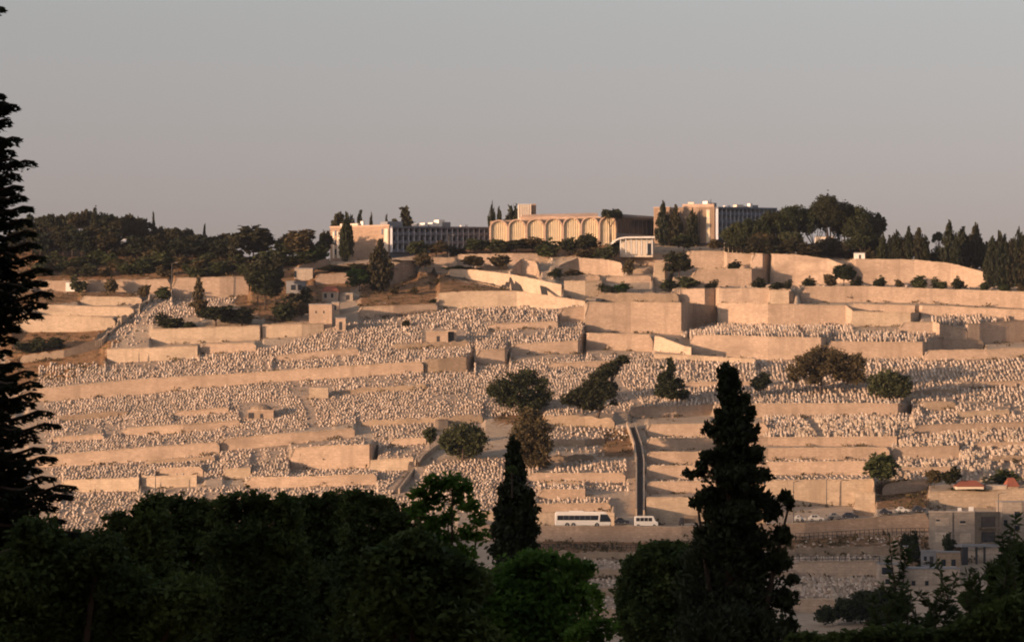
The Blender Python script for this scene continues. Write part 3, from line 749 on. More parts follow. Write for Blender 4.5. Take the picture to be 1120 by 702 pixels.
# far forest on the ridge, at the far left
sky_l = [(28,240),(36,236),(45,238),(55,235),(66,236),(75,234),(86,233),(95,231),(104,230),(113,234),(121,236),(129,239),(137,238),(146,236),(152,239),(160,241),(168,235),(176,249),(183,250),(191,250),(199,253),(206,251),(213,257),(224,247),(233,259),(240,262),(246,256)]
# broad umbrella shapes on the skyline are fuller than tall
fk = {168: 'cypress', 224: 'cypress', 160: 'cypress', 104: 'fir'}
for i, (px, ty) in enumerate(sky_l):
    k = fk.get(px, 'pine' if i % 3 else 'umbrella')
    tree(px, 0, ty, 7 if k == 'cypress' else random.uniform(19, 26), k, i, 'dark tree on the skyline of the forested ridge above the long far wall', 'skyline trees of the forested ridge', D=1030+random.uniform(-8, 25), mat='forest')
for i in range(44):
    px = 18+i*5.2+random.uniform(-3, 3); ty = np.interp(px, [20,110,180,250], [252,250,258,266])+random.uniform(-3, 7)
    if 126 < px < 146: ty = max(ty, 268)
    tree(px, 0, ty, random.uniform(20, 28), 'round' if i % 3 else 'pine', i, 'dark tree in the front ranks of the forested ridge behind the grey green shrubs', 'front trees of the forested ridge', D=gD(px, 283)+random.uniform(-4, 5), mat='forest')
for i in range(40):
    px = 42+i*5.9+random.uniform(-3, 3); by = random.uniform(289, 304); h = random.uniform(11, 17)
    tree(px, by, by-h, random.uniform(15, 22), 'bush', i, 'rounded grey green shrub in the band above the far long wall', 'shrubs above the far long wall', mat='olive' if i % 3 else 'brush', cat='shrub')
for i, (px, by, ty, w, k, m, lab) in enumerate([
 (277,287,248,42,'round','forest','broad umbrella pine on the skyline left of the hotel, nearer the forested ridge'),
 (325,287,252,42,'round','brush','thin crowned umbrella pine on the skyline just left of the hotel end block'),
 (258,290,258,12,'pine','forest','slender ragged pine beside the broad umbrella pine'),
 (312,287,262,20,'round','olive','low olive tree between the two umbrella pines'),
 (343,288,266,26,'bush','green','green shrub against the left side of the hotel end block'),
 (352,287,262,18,'bush','olive','dull shrub hugging the hotel end block'),
 (332,296,276,34,'bush','olive','wide shrub above the small cream shed'),
 (300,292,274,30,'bush','olive','wide shrub left of the cream shed roof'),
 (356,250+34,253,14,'round','forest','dark tree behind the hotel end block at its left edge'),
 (282,334,281,26,'pine','forest','tall dark ragged tree left of the blue grey shed'),
 (301,334,279,24,'round','forest','tall dense dark tree touching the blue grey shed'),
 (290,338,296,30,'round','pine','dark bushy tree below the tall pair left of the sheds'),
 (325,336,314,26,'bush','pine','dark shrub in front of the blue grey shed'),
 (308,352,328,26,'bush','pine','dark shrub left of the small stone house'),
 (330,347,330,16,'bush','brush','brown shrub beside the stone house wall'),
 (217,345,304,18,'fir','brush','small lone conifer among far left graves'),
 (188,362,342,30,'bush','pine','first dark round bush above the bright retaining wall'),
 (236,361,335,44,'round','pine','widest dark bush above the bright retaining wall'),
 (264,359,337,30,'bush','pine','third dark bush above the bright retaining wall'),
 (206,361,352,12,'bush','olive','small low bush between the dark bushes'),
 (88,320,301,18,'bush','olive','grey bush breaking the far long wall'),
 (120,321,303,14,'bush','brush','thin bush before the far long wall'),
 (158,326,312,14,'bush','brush','low brown bush at the top of the diagonal track'),
 (178,327,314,14,'bush','olive','low olive bush beside the lamp pole'),
 (30,386,369,30,'bush','pine','dark bush on the brown slope nearest the big cedar'),
 (42,388,370,22,'bush','olive','middle bush on the brown slope by the cedar'),
 (62,386,369,20,'bush','pine','last bush of the row on the brown slope by the cedar'),
 (379,286,234,13,'cypress','cypress','tall slim cypress standing against the hotel end block'),
 (415,317,264,24,'cypress','forest','broad dark cypress at the right corner of the hotel end block'),
 (393,319,294,24,'round','green','bright green round tree below the hotel end block'),
 (366,300,290,30,'bush','pine','dark clipped hedge shrub below the end block, left half'),
 (392,298,289,26,'bush','pine','dark clipped hedge shrub below the end block, right half'),
 (443,306,293,24,'bush','pine','round bush at the mouth of the curving road'),
 (455,284,264,22,'round','olive','tree in front of the hotel wing, leftmost of three'),
 (477,284,264,24,'round','brush','brownish tree in front of the hotel wing'),
 (463,298,278,16,'round','brush','small tree above the wall block at the road mouth'),
 (500,280,268,22,'bush','pine','dark bush at the foot of the hotel wing'),
 (523,281,262,28,'round','olive','wide tree at the end of the hotel wing'),
 (546,281,262,30,'bush','olive','wide shrub below the first arch'),
 (565,281,263,24,'round','pine','dark tree below the second arch'),
 (583,282,260,28,'round','brush','brown green tree below the third arch'),
 (603,282,262,26,'bush','olive','shrub below the fourth arch'),
 (620,281,260,24,'round','pine','dark tree below the fifth arch'),
 (643,281,257,20,'round','pine','compact dark tree below the sixth arch'),
 (640,287,270,26,'bush','brush','brownish shrub below the sixth arch'),
 (662,287,268,22,'bush','olive','shrub left of the white pavilion'),
 (675,286,265,20,'round','pine','dark tree overlapping the white pavilion'),
 (518,298,280,20,'round','brush','small tree on the terrace before the hotel wing'),
 (548,297,279,20,'round','brush','small grove tree on the terrace below the first arch'),
 (505,299,291,34,'bush','green','clipped green hedge beside the curving road'),
 (608,305,294,14,'bush','pine','small dark shrub on the terrace under the arches'),
 (625,305,295,14,'bush','brush','small brown shrub on the terrace under the arches'),
 (666,327,310,20,'bush','pine','dark clipped shrub on the great bastion, left half'),
 (681,327,309,18,'bush','green','dark clipped shrub on the great bastion, right half'),
 (688,302,284,12,'bush','brush','dry shrub right below the white pavilion'),
 (725,265,222,12,'cypress','forest','tallest cypress before the right hotel block'),
 (733,265,231,7,'cypress','forest','narrow cypress squeezed between two taller ones'),
 (739,265,225,11,'cypress','forest','second tall cypress before the right hotel block'),
 (757,264,230,11,'cypress','forest','lone slim cypress before the pink hotel wall'),
 (748,284,257,20,'round','pine','clipped round tree below the right hotel block'),
 (782,278,262,14,'round','brush','small round tree right of the hotel block'),
 (743,306,276,28,'round','pine','dark ivy covered tree beside the stone buttress'),
 (752,319,303,24,'bush','olive','dark bush under the ivy tree'),
 (733,319,306,16,'bush','pine','small dark bush behind the bastion corner'),
 (778,318,306,15,'bush','pine','round bush left on the stepped wall terrace'),
 (805,297,285,15,'bush','pine','round bush on top of the stepped wall'),
 (831,318,304,15,'bush','pine','bush in the shade of the stepped wall corner'),
 (849,318,309,12,'bush','pine','small bush just left of the square pier'),
 (860,318,306,12,'bush','pine','small bush over the square pier'),
 (887,315,303,15,'bush','pine','first round shrub on the shrub terrace'),
 (908,315,300,16,'bush','brush','second shrub on the shrub terrace, brownish'),
 (923,314,290,20,'round','pine','tallest shrub tree on the shrub terrace at the wall corner'),
 (935,315,302,13,'bush','pine','shrub just right of the tallest one on the shrub terrace'),
 (963,315,302,13,'bush','pine','shrub at the curved wall, first of five'),
 (983,316,306,9,'bush','brush','smallest shrub under the curved wall'),
 (1005,317,302,14,'bush','olive','round shrub under the middle of the curved wall'),
 (1029,318,303,16,'bush','olive','wide shrub under the curved wall near its low end'),
 (1049,319,303,14,'bush','pine','round shrub at the low end of the curved wall'),
 (1076,321,309,10,'bush','olive','small shrub beyond the low end of the curved wall'),
 (1098,323,311,11,'bush','olive','small shrub below the dark cypress mass'),
 (1120,324,310,12,'bush','brush','last small shrub of the shrub terrace'),
 (732,438,393,28,'fir','pine','cone shaped dark conifer standing alone in the middle graves'),
 (832,434,408,24,'round','pine','small round tree in shade beside the tall near cypress'),
 (964,537,497,30,'round','olive','slim bright tree at the corner of the blank cream wall'),
 (1060,555,533,46,'bush','green','rounded green tree in front of the cream garden wall'),
 (1022,534,514,16,'round','brush','small brown tree left of the red roofed house'),
 (1040,536,511,22,'round','pine','dark tree touching the red roofed house'),
 (1098,530,514,22,'bush','olive','dull bush between the red roofed houses'),
 (471,491,467,13,'round','olive','small round tree left of the round oak'),
 (445,358,349,9,'bush','pine','tiny dark bush among the upper left graves'),
 (474,337,327,8,'bush','pine','tiny dark bush at the foot of the dirt mound'),
 (425,300,293,10,'bush','brush','dry bush beside the sunlit wall left of the road mouth'),
 (430,322,312,10,'bush','brush','dry bush on the left of the dirt mound'),
 (452,322,314,10,'bush','brush','dry bush in the middle of the dirt mound'),
 (478,312,305,10,'bush','brush','dry bush high on the dirt mound'),
]):
    tree(px, by, ty, w, k, i, lab, mat=m, cat='shrub' if k == 'bush' else 'tree')
# behind the hotel
for i, (px, ty, w, k, lab) in enumerate([
 (371,234,20,'pine','leaning pine rising behind the hotel end block'),(394,232,11,'cypress','pointed tree behind the end block roof, taller one'),
 (387,238,16,'round','bushy tree behind the end block roof'),(406,236,7,'cypress','little pointed tree over the end block roof'),
 (423,238,9,'cypress','pointed tree where end block and wing meet'),(442,229,36,'fir','broad pyramid conifer over the hotel wing roof'),
 (538,224,8,'cypress','slender cypress behind the first arch'),(546,229,10,'cypress','shorter cypress behind the first arch'),
 (562,226,17,'round','round tree beside the white ribbed tower')]):
    tree(px, 0, ty, w, k, i, lab, D=1040, mat='forest')
# umbrella pine before the last arch: bare trunk, flat crown
def stone_pine(px, base, top, wpx, lab, seed, D=None, group=None, crown_frac=.5, mat='pine', n=9000):
    D = D or gD(px, base); zb = gz(px, D); s = D/F; h = (HY-top)*s-zb; w = wpx*s; rr = random.Random(seed)
    r = empty('stone_pine', ((px-CX)*s, D, zb), lab, 'tree', group); L = []
    cz = h*(1-crown_frac)
    for q in range(26):
        a = rr.uniform(0, 6.28); d = math.sqrt(rr.random())*.36*w
        zz = cz+(h-cz)*(.30+.52*(1-(d/(.5*w))**2)*rr.uniform(.5, 1))
        L.append((math.cos(a)*d, math.sin(a)*d, zz, w*rr.uniform(.10, .16), w*rr.uniform(.10, .16), (h-cz)*rr.uniform(.12, .2)))
    limbs = [(cz*.8, l[0], l[1], l[2]-.1) for l in L[::4]]
    link('trunk', trunk_mesh(cz*1.15, max(.15, h*.02), limbs, lean=(rr.uniform(-.6, .6), 0)), r)
    link('crown', crown_mesh('crown', L, n, .38, M[mat], seed, shell=.3, spread=.22), r)
stone_pine(668, 263, 226, 27, 'flat topped pine with a bare trunk before the last arch', 5, D=990, crown_frac=.42, n=3500)
grove = [(806,240,36,978,'leftmost rounded pine of the hilltop grove, before the right wing',.8),(826,234,42,976,'pine of the hilltop grove touching the right wing',.75),(848,226,48,980,'broad pine in the left half of the hilltop grove',.75),
 (868,222,50,978,'middle pine of the hilltop grove',.6),(892,214,52,986,'high pine just left of the grove summit',.5),(908,205,46,982,'tallest pine at the summit of the hilltop grove',.5),
 (925,213,48,988,'pine just right of the grove summit',.5),(941,224,46,980,'pine with an arching crown right of the grove summit',.6),(955,226,36,986,'rightmost pine of the hilltop grove with a rounded outer edge',.75),
 (835,250,44,974,'low front tree under the left half of the hilltop grove',.85),(862,252,42,973,'low front tree under the middle of the hilltop grove',.85),(946,250,40,974,'low front tree under the right edge of the hilltop grove',.85),(812,254,34,972,'lowest front tree of the grove beside the right wing',.9)]
for i, (px, ty, w, D, lab, cf) in enumerate(grove): stone_pine(px, 280, ty, w*1.08, lab, 60+i, D=D, n=12000, crown_frac=.80 if 885 < px < 915 else .92, group='pines of the hilltop grove', mat='brush' if i in (9,) else 'olive' if i in (10, 0) else 'pine')
for i in range(16):
    px = 806+i*10.2+random.uniform(-3, 3)
    
    tree(px, 0, 262+random.uniform(-3, 5), random.uniform(18, 26), 'bush', i, 'dark undergrowth bush at the foot of the hilltop pine grove', 'undergrowth of the hilltop grove', D=gD(px, 281)+random.uniform(2, 8), mat='forest', cat='shrub')
cyp = [(965,256,9),(973,258,7),(981,253,10),(988,262,7),(994,249,10),(1005,250,12),(1012,258,8),(1038,243,11),(1046,256,9),(1053,249,13),(1060,258,9),(1067,246,13),(1074,262,11),(1079,265,8),(1086,260,11),(1093,254,12),(1099,258,10),(1106,262,11),(1114,251,10),(1122,256,12),(1132,258,12)]
nm = ['slim','pointed','full','short','tall','paired']
for i, (px, ty, w) in enumerate(cyp):
    lab = ('pointed cypress in the row behind the curved wall' if px < 1020 else 'tall dark cypress in the group just right of the small skyline pine' if px < 1082 else 'dark cypress in the dense clump at the far end of the ridge')
    tree(px, 0, ty, w*1.15, 'cypress', i, lab, 'cypresses behind the curved wall' if px < 1020 else 'cypresses right of the skyline pine' if px < 1082 else 'cypresses at the far end of the ridge', D=(gD(px, 292)+4 if px < 1082 else gD(px, 300)), mat='forest' if i % 2 else 'cypress')
for i in range(10):
    px = 1083+i*5.5; tree(px, 0, 268+random.uniform(-4, 6), 13, 'cypress', i, 'low dark cypress at the foot of the dense clump at the far end', 'low cypresses of the dense clump', D=gD(px, 314), mat='forest')
stone_pine(1026, 290, 253, 14, 'small thin pine on the skyline between two cypress rows', 91, D=1010, crown_frac=.35, n=1200)
for i, px in enumerate(range(1022, 1082, 9)): tree(px, 0, 270+random.uniform(-3, 5), 16, 'bush', i, 'dark undergrowth shrub between the cypresses behind the curved wall', 'undergrowth shrubs behind the curved wall', D=gD(px, 294)+8, mat='forest', cat='shrub')

# mid-slope trees traced one by one
def mid(name, lab, lobes, bpx, bpy, n, mat, seed, r0=.3, **kw):
    D = gD(bpx, bpy); zb = gz(bpx, D)
    return traced(name, lab, lobes, D, bpx, zb, int(n*1.2), .36, mat, seed, r0=r0, shell=.35, spread=.2, **kw)
mid('pine_tree', 'ragged wide crowned pine above the bushy tree in mid slope', [(548,424,14,10),(562,418,16,10),(577,414,14,10),(592,420,10,8),(569,432,18,10),(586,436,16,11),(555,436,14,8),(597,430,8,8),(540,428,8,7),(579,447,14,8)], 575, 452, 9000, 'pine', 21)
mid('bushy_tree', 'tall bushy dark tree standing just above the slim near cypress', [(580,458,14,12),(574,474,17,12),(588,472,15,14),(580,490,20,12),(592,488,12,12),(568,488,12,10),(583,503,18,8)], 580, 512, 9000, 'brush', 22)
mid('leaning_pine', 'pine leaning over to the right in mid slope', [(682,393,7,4),(674,398,9,5),(665,404,11,7),(657,411,10,7),(652,421,16,8),(645,430,18,8),(634,434,14,8),(622,437,10,6),(660,430,14,8),(668,424,8,6),(646,442,14,7),(672,440,5,3)], 651, 460, 10000, 'pine', 23, r0=.4)
mid('round_oak', 'round dark oak casting a shadow beside the diagonal stair', [(507,476,20,12),(495,480,14,10),(521,478,12,11),(506,490,20,9),(488,484,8,8),(517,488,12,8)], 506, 504, 8000, 'olive', 24)
mid('spreading_tree', 'wide spreading dark tree with several stems in the far side graves', [(885,394,14,8),(900,388,18,9),(914,392,16,9),(872,404,12,8),(890,404,18,9),(928,398,12,9),(938,396,9,10),(930,410,12,9),(906,402,14,7),(868,412,8,5),(940,412,8,8),(918,408,10,8),(888,415,10,5)], 897, 432, 11000, 'brush', 25, r0=.3)
mid('dense_shrub_tree', 'low dense green tree right of the wide spreading tree', [(962,416,12,8),(974,414,14,8),(986,420,12,8),(970,426,16,8),(984,428,12,6),(958,424,8,7)], 972, 437, 6000, 'olive', 26)
# hedge in the shade
mid('hedge_shrub', 'long dark shaded hedge shrub below the fenced grave plot', [(905,672,12,8),(925,664,14,9),(945,656,14,9),(962,654,14,10),(975,660,14,12),(940,670,24,9),(965,672,20,10),(985,665,10,14)], 945, 684, 9000, 'pine', 27, limbs=False)

# ------------------------------------------------------------ near trees (50 to 130 m away, in the shade of the ridge added behind the camera)
def zn(D): return float(znear(D))
def near_tree(name, lab, lobes, D, bpx, n, leaf, mat, seed, r0=.25, **kw):
    return traced(name, lab, lobes, D, bpx, zn(D), n, leaf, mat, seed, r0=r0, **kw)
# big cypress
lb = [(795,410,11,12),(797,425,12,14),(800,440,13,14),(813,436,6,7),(800,458,16,14),(820,452,7,8),(788,462,9,9),(776,470,7,6),(803,478,20,14),(823,472,9,9),(803,498,24,14),(775,500,9,8),(767,513,8,8),(756,520,6,5),(751,517,4,4),(828,498,9,10),(803,520,30,14),(836,520,9,8),(803,542,32,16),(772,545,12,9),(763,552,8,7),(838,548,10,9),(803,566,36,16),(846,560,10,9),(858,545,8,9),(863,552,5,5),(803,592,42,18),(856,585,11,9),(768,585,10,9),(800,620,50,22),(850,612,14,12),(868,632,7,6),(800,655,56,24),(858,655,12,12),(800,690,60,26),(862,685,9,14),(800,720,60,26)]
near_tree('large_cypress', 'very large dark cypress with ragged side branches nearest the centre right', lb, 85, 803, 70000, .075, 'fcypress', 31, shell=.2, spread=.19, up=.6, clump=12, loose=.10, spray=.7, r0=.28)
near_tree('round_near_tree', 'dense round dark tree pressed against the left of the large near cypress', [(722,612,30,18),(705,625,26,20),(745,622,26,22),(690,648,16,20),(720,645,40,26),(750,650,30,30),(700,680,28,26),(735,690,40,26),(682,662,8,12),(730,600,18,9),(708,604,12,8),(760,690,30,30)], 100, 725, 52000, .085, 'fdark', 32, shell=.35, spread=.16, clump=12, loose=.05)
near_tree('slim_cypress', 'slim pointed dark cypress left of the white coach', [(562,492,6,12),(562,505,9,12),(563,520,12,14),(563,540,18,16),(564,560,23,18),(564,580,26,18),(564,604,27,18),(564,630,26,20)], 110, 564, 26000, .095, 'fcypress', 33, shell=.3, spread=.15, up=.7, clump=12)
def ring(px0, px1, n, tops, depth_rows, rr, jx=6):
    L = []
    for i in range(n):
        px = px0+(px1-px0)*i/(n-1)+rr.uniform(-jx, jx); t = np.interp(px, [a for a, b in tops], [b for a, b in tops])
        for k, (dy, rx, ry) in enumerate(depth_rows):
            L.append((px+rr.uniform(-5, 5), t+dy+rr.uniform(-3, 3), rx*rr.uniform(.8, 1.2), ry*rr.uniform(.8, 1.2)))
    return L
R_ = random.Random(3); NT = []
tops = [(70,580),(95,578),(120,566),(135,556),(150,548),(165,541),(190,538),(215,538),(235,545),(255,536),(285,532),(310,534),(325,543),(345,538),(370,532),(395,534),(420,540),(440,546),(455,556)]
for i, (a, b_, D, lab) in enumerate([(75,180,70,'dark leafy near tree beside the big cedar'),(160,255,78,'dark leafy near tree with upright shoots, second from the cedar'),(240,325,72,'dark leafy near tree with spiky top in the middle of the treetop mass'),(310,395,80,'dark leafy near tree with an even bristly top'),(380,460,74,'dark leafy near tree left of the open branched one')]):
    L = ring(a+10, b_-8, 6, tops, [(12,13,9),(28,18,14),(55,22,20),(90,26,24),(125,28,26),(160,30,28)], R_)
    NT.append(near_tree('leafy_near_tree', lab, L, D, (a+b_)/2, 44000, .062, 'fdark', 340+i, shell=.3, spread=.18, clump=9, loose=.10, up=.3))
def shoots(name, lab, list_px, D, leaf, mat, seed, n_per=60, group=None, cat='shrub', curve=.0, root=None):
    """upright leafy stems: (px_base, py_base, px_tip, py_tip)"""
    r = np.random.default_rng(seed); s = D/F; zb = zn(D)
    bx = np.mean([q[0] for q in list_px]); x0 = (bx-CX)*s
    part = root is not None
    if part: x0, D, zb = root.location
    else: root = empty(name, (x0, D, zb), lab, cat, group)
    Vs = []; mb = MB()
    for (a0, b0, a1, b1) in list_px:
        dy = r.uniform(-.8, .8); p0 = np.array([(a0-CX)*s-x0, dy, (HY-b0)*s-zb]); p1 = np.array([(a1-CX)*s-x0, dy+r.uniform(-.3, .3), (HY-b1)*s-zb])
        g0 = p0-np.array([0, 0, .6]) if part else np.array([p0[0]*.5, dy*.5, 0]); mid_ = (p0+p1)/2+np.array([curve*r.normal(), 0, 0])
        mb.tube([g0, p0, mid_, p1], [.02, .014, .010, .004], 4)
        n = n_per; t = r.random(n)
        pos = np.where((t < .5)[:, None], p0+(mid_-p0)*(t*2)[:, None], mid_+(p1-mid_)*(t*2-1)[:, None])
        out = fib(n, r)*(1, 1, .5); out[:, 2] += .35; out /= np.linalg.norm(out, axis=1, keepdims=True)
        sz = leaf*r.uniform(.5, 1.4, n)[:, None]*(1.05-.35*t[:, None])
        side = np.cross(out, fib(n, r)); side /= np.linalg.norm(side, axis=1, keepdims=True)
        Vs.append(np.stack([pos, pos+out*sz*.9+side*sz*.32, pos+out*sz*2, pos+out*sz*.9-side*sz*.32], 1).reshape(-1, 3))
    V = np.concatenate(Vs); link('shoot_stems' if part else 'stems', mesh('stems', mb.V, mb.F, M['bark']), root)
    link('shoot_leaves' if part else 'leaves', mesh('leaves', V, np.arange(len(V)).reshape(-1, 4), M[mat]), root); return root
sh = []
rs = random.Random(11)
for px in np.arange(100, 450, 4.2):
    t = np.interp(px, [a for a, b in tops], [b for a, b in tops]); h = rs.uniform(4, 17)
    sh.append((px+rs.uniform(-2, 2), t+26, px+rs.uniform(-4, 4), t-h+3))
for i, (a, b_) in enumerate([(0, 165), (165, 245), (245, 318), (318, 385), (385, 460)]):
    q = [k for k in sh if a <= k[0] < b_]; shoots('', '', q, 0, .05, 'fdark', 400+i, n_per=70, root=NT[i])
# open branched green tree at 450-530 and the green masses right of it
near_tree('open_green_tree', 'open branched green broadleaf tree with gaps showing sunlit graves', [(462,540,12,8),(475,528,14,7),(495,527,14,7),(508,534,10,7),(458,556,12,9),(478,548,10,7),(470,572,16,9),(516,553,12,6),(523,566,10,6),(500,545,8,5),(490,566,8,7),(510,582,9,6),(486,590,14,9),(527,585,7,6),(465,592,16,12),(505,606,14,9)], 58, 490, 3400, .062, 'fgreen', 41, shell=.2, spread=.35, clump=7, r0=.12, loose=.08)
near_tree('green_tree', 'bright green broadleaf tree at the foot of the slim cypress', [(600,612,16,10),(585,612,18,12),(622,616,12,10),(634,625,12,10),(645,622,7,8),(600,640,34,22),(570,628,24,18),(560,665,34,30),(605,680,36,30),(636,650,16,14),(643,668,9,8),(575,705,40,26),(540,640,22,20),(530,672,26,24)], 62, 590, 17000, .062, 'fgreen', 42, shell=.25, spread=.24, clump=8, r0=.14, loose=.05)
near_tree('green_sapling', 'leafy branch tips of a broadleaf tree right of the green tree', [(640,688,14,8),(652,678,8,5),(662,682,8,5),(668,690,6,4),(655,697,12,6),(630,700,14,8),(648,645,6,5),(655,655,5,4),(655,665,5,4)], 60, 640, 1100, .065, 'fgreen', 43, shell=.2, spread=.4, clump=6, r0=.06)
near_tree('dark_green_tree', 'dark green near tree filling the space under the open branched tree', [(450,600,26,20),(480,620,30,20),(505,640,30,24),(450,650,34,30),(490,680,36,30),(420,620,24,22),(415,670,30,30),(520,700,30,20)], 52, 470, 30000, .07, 'fdark', 44, shell=.3, spread=.18, clump=10)
# right-hand shoots
s2 = [(988,690,978,590),(985,690,1003,600),(1000,690,997,596),(1010,692,1018,612),(1018,692,1028,640),(1026,690,1012,650),(1030,690,1046,630),(975,692,968,640),(1052,692,1058,628),(962,694,958,655),(1046,694,1040,660),(1006,692,990,640),(1070,694,1064,640),(992,694,984,650)]
shoots('leafy_shoots', 'tall thin leafy shoots in front of the fenced terrace and small houses', s2, 45, .080, 'fsilver', 51, n_per=100, curve=.12)
s3 = [(1095,660,1110,572),(1100,660,1116,590),(1085,660,1092,604),(1076,670,1082,612),(1112,660,1100,584),(1120,660,1122,566),(1070,690,1070,622)]
shoots('leafy_shoots', 'bushy leafy shoots at the edge in front of the concrete posts', s3, 43, .080, 'fsilver', 52, n_per=120, curve=.12)
near_tree('corner_tree', 'leafy near tree filling the lower corner beside the concrete posts', [(1100,640,18,22),(1115,610,12,18),(1085,665,18,20),(1110,680,26,30),(1065,690,18,18),(1125,640,14,40),(1060,655,8,12),(1045,700,20,14),(1090,628,10,10)], 46, 1095, 17000, .042, 'fdark', 53, shell=.3, spread=.22, clump=9, r0=.1, loose=.05)
near_tree('low_near_shrub', 'low dark shrub along the lower edge right of the large cypress', [(880,702,18,10),(905,704,18,10),(930,702,18,11),(955,700,18,12),(985,698,20,14),(1015,700,20,12),(1040,700,18,14),(1062,692,18,16),(1085,682,20,22),(1112,676,18,26),(1075,704,30,16)], 41, 950, 21000, .045, 'fdark', 54, shell=.3, spread=.22, clump=9, r0=.08)
# the big cedar at the edge, with layered drooping branches
def cedar():
    D = 52.; s = D/F; r = np.random.default_rng(61); zb = zn(D); bx = -28
    x0 = (bx-CX)*s; root = empty('cedar_tree', (x0, D, zb), 'tall dark cedar with layered drooping branches at the edge of the view', 'tree')
    top = (HY-96)*s-zb
    mb = MB(); mb.tube([(0, 0, -1), (0, 0, top*.5), (0, 0, top)], [.42, .28, .05], 9); ext = [(9,4),(104,4),(116,19),(132,12),(152,22),(166,16),(178,38),(192,22),(205,24),(216,28),(228,36),(242,34),(255,38),(268,42),(282,48),(296,55),(310,52),(322,58),(334,52),(345,46),(358,22),(370,16),(384,12),(398,22),(408,38),(420,44),(432,46),(442,38),(452,56),(466,64),(480,44),(492,50),(502,62),(514,44),(524,60),(534,84),(544,80),(556,62),(570,70),(584,85),(600,110),(620,120),(645,130),(670,150),(695,150),(715,150)]
    bm_ = MB(); P_ = []; Dr = []
    for (py, tip) in ext:
        for q in range(1 if py < 100 else 5 if py < 500 else 7):
            th = r.uniform(-1.15, 1.15) if q else 0.0            # branches fan round the trunk
            full = (tip-bx)*s; ln = full*(1 if q == 0 else r.uniform(.35, .85)); py2 = py+(0 if q == 0 else r.uniform(-2.5, 2.5))
            dirx, diry = math.cos(th), math.sin(th)*(-1 if r.random() < .5 else 1)
            z1 = (HY-py2)*s-zb; rise = ln*.22
            pts = []
            for t in np.linspace(0, 1, 7): pts.append((dirx*ln*t, diry*ln*t, z1-rise*(t-1)**2*.9+ .04*ln*math.sin(t*9+q)))
            bm_.tube(pts, [.05*(1-t*.85)+.006 for t in np.linspace(0, 1, 7)], 4)
            pts = np.array(pts); m = int(100+260*ln/2.5*(1.0 if py < 540 else 1.5))
            t = r.random(m)**.8; idx = np.clip((t*6).astype(int), 0, 5); fr = t*6-idx
            p = pts[idx]+(pts[idx+1]-pts[idx])*fr[:, None]
            wdt = (.08+.30*np.sin(np.clip(1.08-t, 0, 1)*2.6))*.55
            sd_ = r.uniform(-1, 1, m)*wdt
            p = p+np.stack([-diry*sd_, dirx*sd_, -np.abs(r.normal(0, .035, m))-.35*np.abs(sd_)], 1)
            P_.append(p); dd = np.stack([dirx+(-diry)*np.sign(sd_)*.9, diry+dirx*np.sign(sd_)*.9, -.25+r.normal(0, .3, m)], 1); Dr.append(dd)
    mb.add(bm_.V, bm_.F); link('trunk', mesh('trunk', mb.V, mb.F, M['bark']), root)
    P_ = np.concatenate(P_); Dr = np.concatenate(Dr); Dr /= np.linalg.norm(Dr, axis=1, keepdims=True); m = len(P_)
    sd_ = np.cross(Dr, fib(m, r)); sd_ /= np.linalg.norm(sd_, axis=1, keepdims=True); sz = r.uniform(.035, .085, m)[:, None]
    V = np.stack([P_-Dr*sz*.3, P_+sd_*sz*.38, P_+Dr*sz*1.3, P_-sd_*sz*.38], 1).reshape(-1, 3)
    pass
    link('crown', mesh('crown', V, np.arange(len(V)).reshape(-1, 4), M['cedar']), root)
    print('CEDAR', m)
cedar()
near_tree('edge_shrub', 'dark shrub below the cedar in the lower corner', [(20,640,50,34),(70,620,40,26),(110,605,30,20),(60,680,60,34),(130,650,40,30),(160,690,40,28),(40,590,30,24),(200,660,40,30),(0,700,50,30)], 50, 90, 42000, .055, 'fdark', 71, shell=.3, spread=.18, clump=10)
near_tree('filler_tree', 'dark near tree under the bristly treetops', [(230,640,40,40),(280,640,40,40),(330,640,40,40),(380,650,40,40),(250,690,50,30),(320,690,50,30),(390,700,50,30)], 84, 310, 26000, .10, 'fdark', 72, shell=.4, spread=.18, clump=10)
# ------------------------------------------------------------ hotel and other buildings
def px2(px, D): return (px-CX)/F*D
def facade_prism(root, poly, z0, tops, name, mat):
    """poly: [(px, D)] counter clockwise seen from above; tops in metres"""
    mb = MB(); mb.prism([(px2(a, d), d) for a, d in poly], z0, tops); V = np.array(mb.V)-np.array(root.location)
    return link(name, mesh(name, V, mb.F, mat), root)
class Face:
    """a flat facade between two plan points; parts are placed in (u along, v out, z up) metres"""
    def __init__(s, root, a, b):
        s.root = root; s.A = np.array([px2(*a), a[1]]); s.B = np.array([px2(*b), b[1]]); s.L = np.linalg.norm(s.B-s.A)
        s.t = (s.B-s.A)/s.L; s.n = np.array([s.t[1], -s.t[0]])
        s.o = np.array(root.location); s.k = 0.
    def w(s, u, v, z): p = s.A+s.t*u+s.n*v; return np.array([p[0], p[1], z+s.k*u])-s.o
    def box(s, name, mat, u0, u1, v0, v1, z0, z1, parent=None):
        mb = MB(); mb.box(0, 1, 0, 1, 0, 1); me = bpy.data.meshes
        V = [s.w(u0+(u1-u0)*x, v1+(v0-v1)*y, z0+(z1-z0)*z) for x, y, z in mb.V]
        return link(name, mesh(name, V, mb.F, mat), parent or s.root)
def Z_(py, D): return (HY-py)/F*D

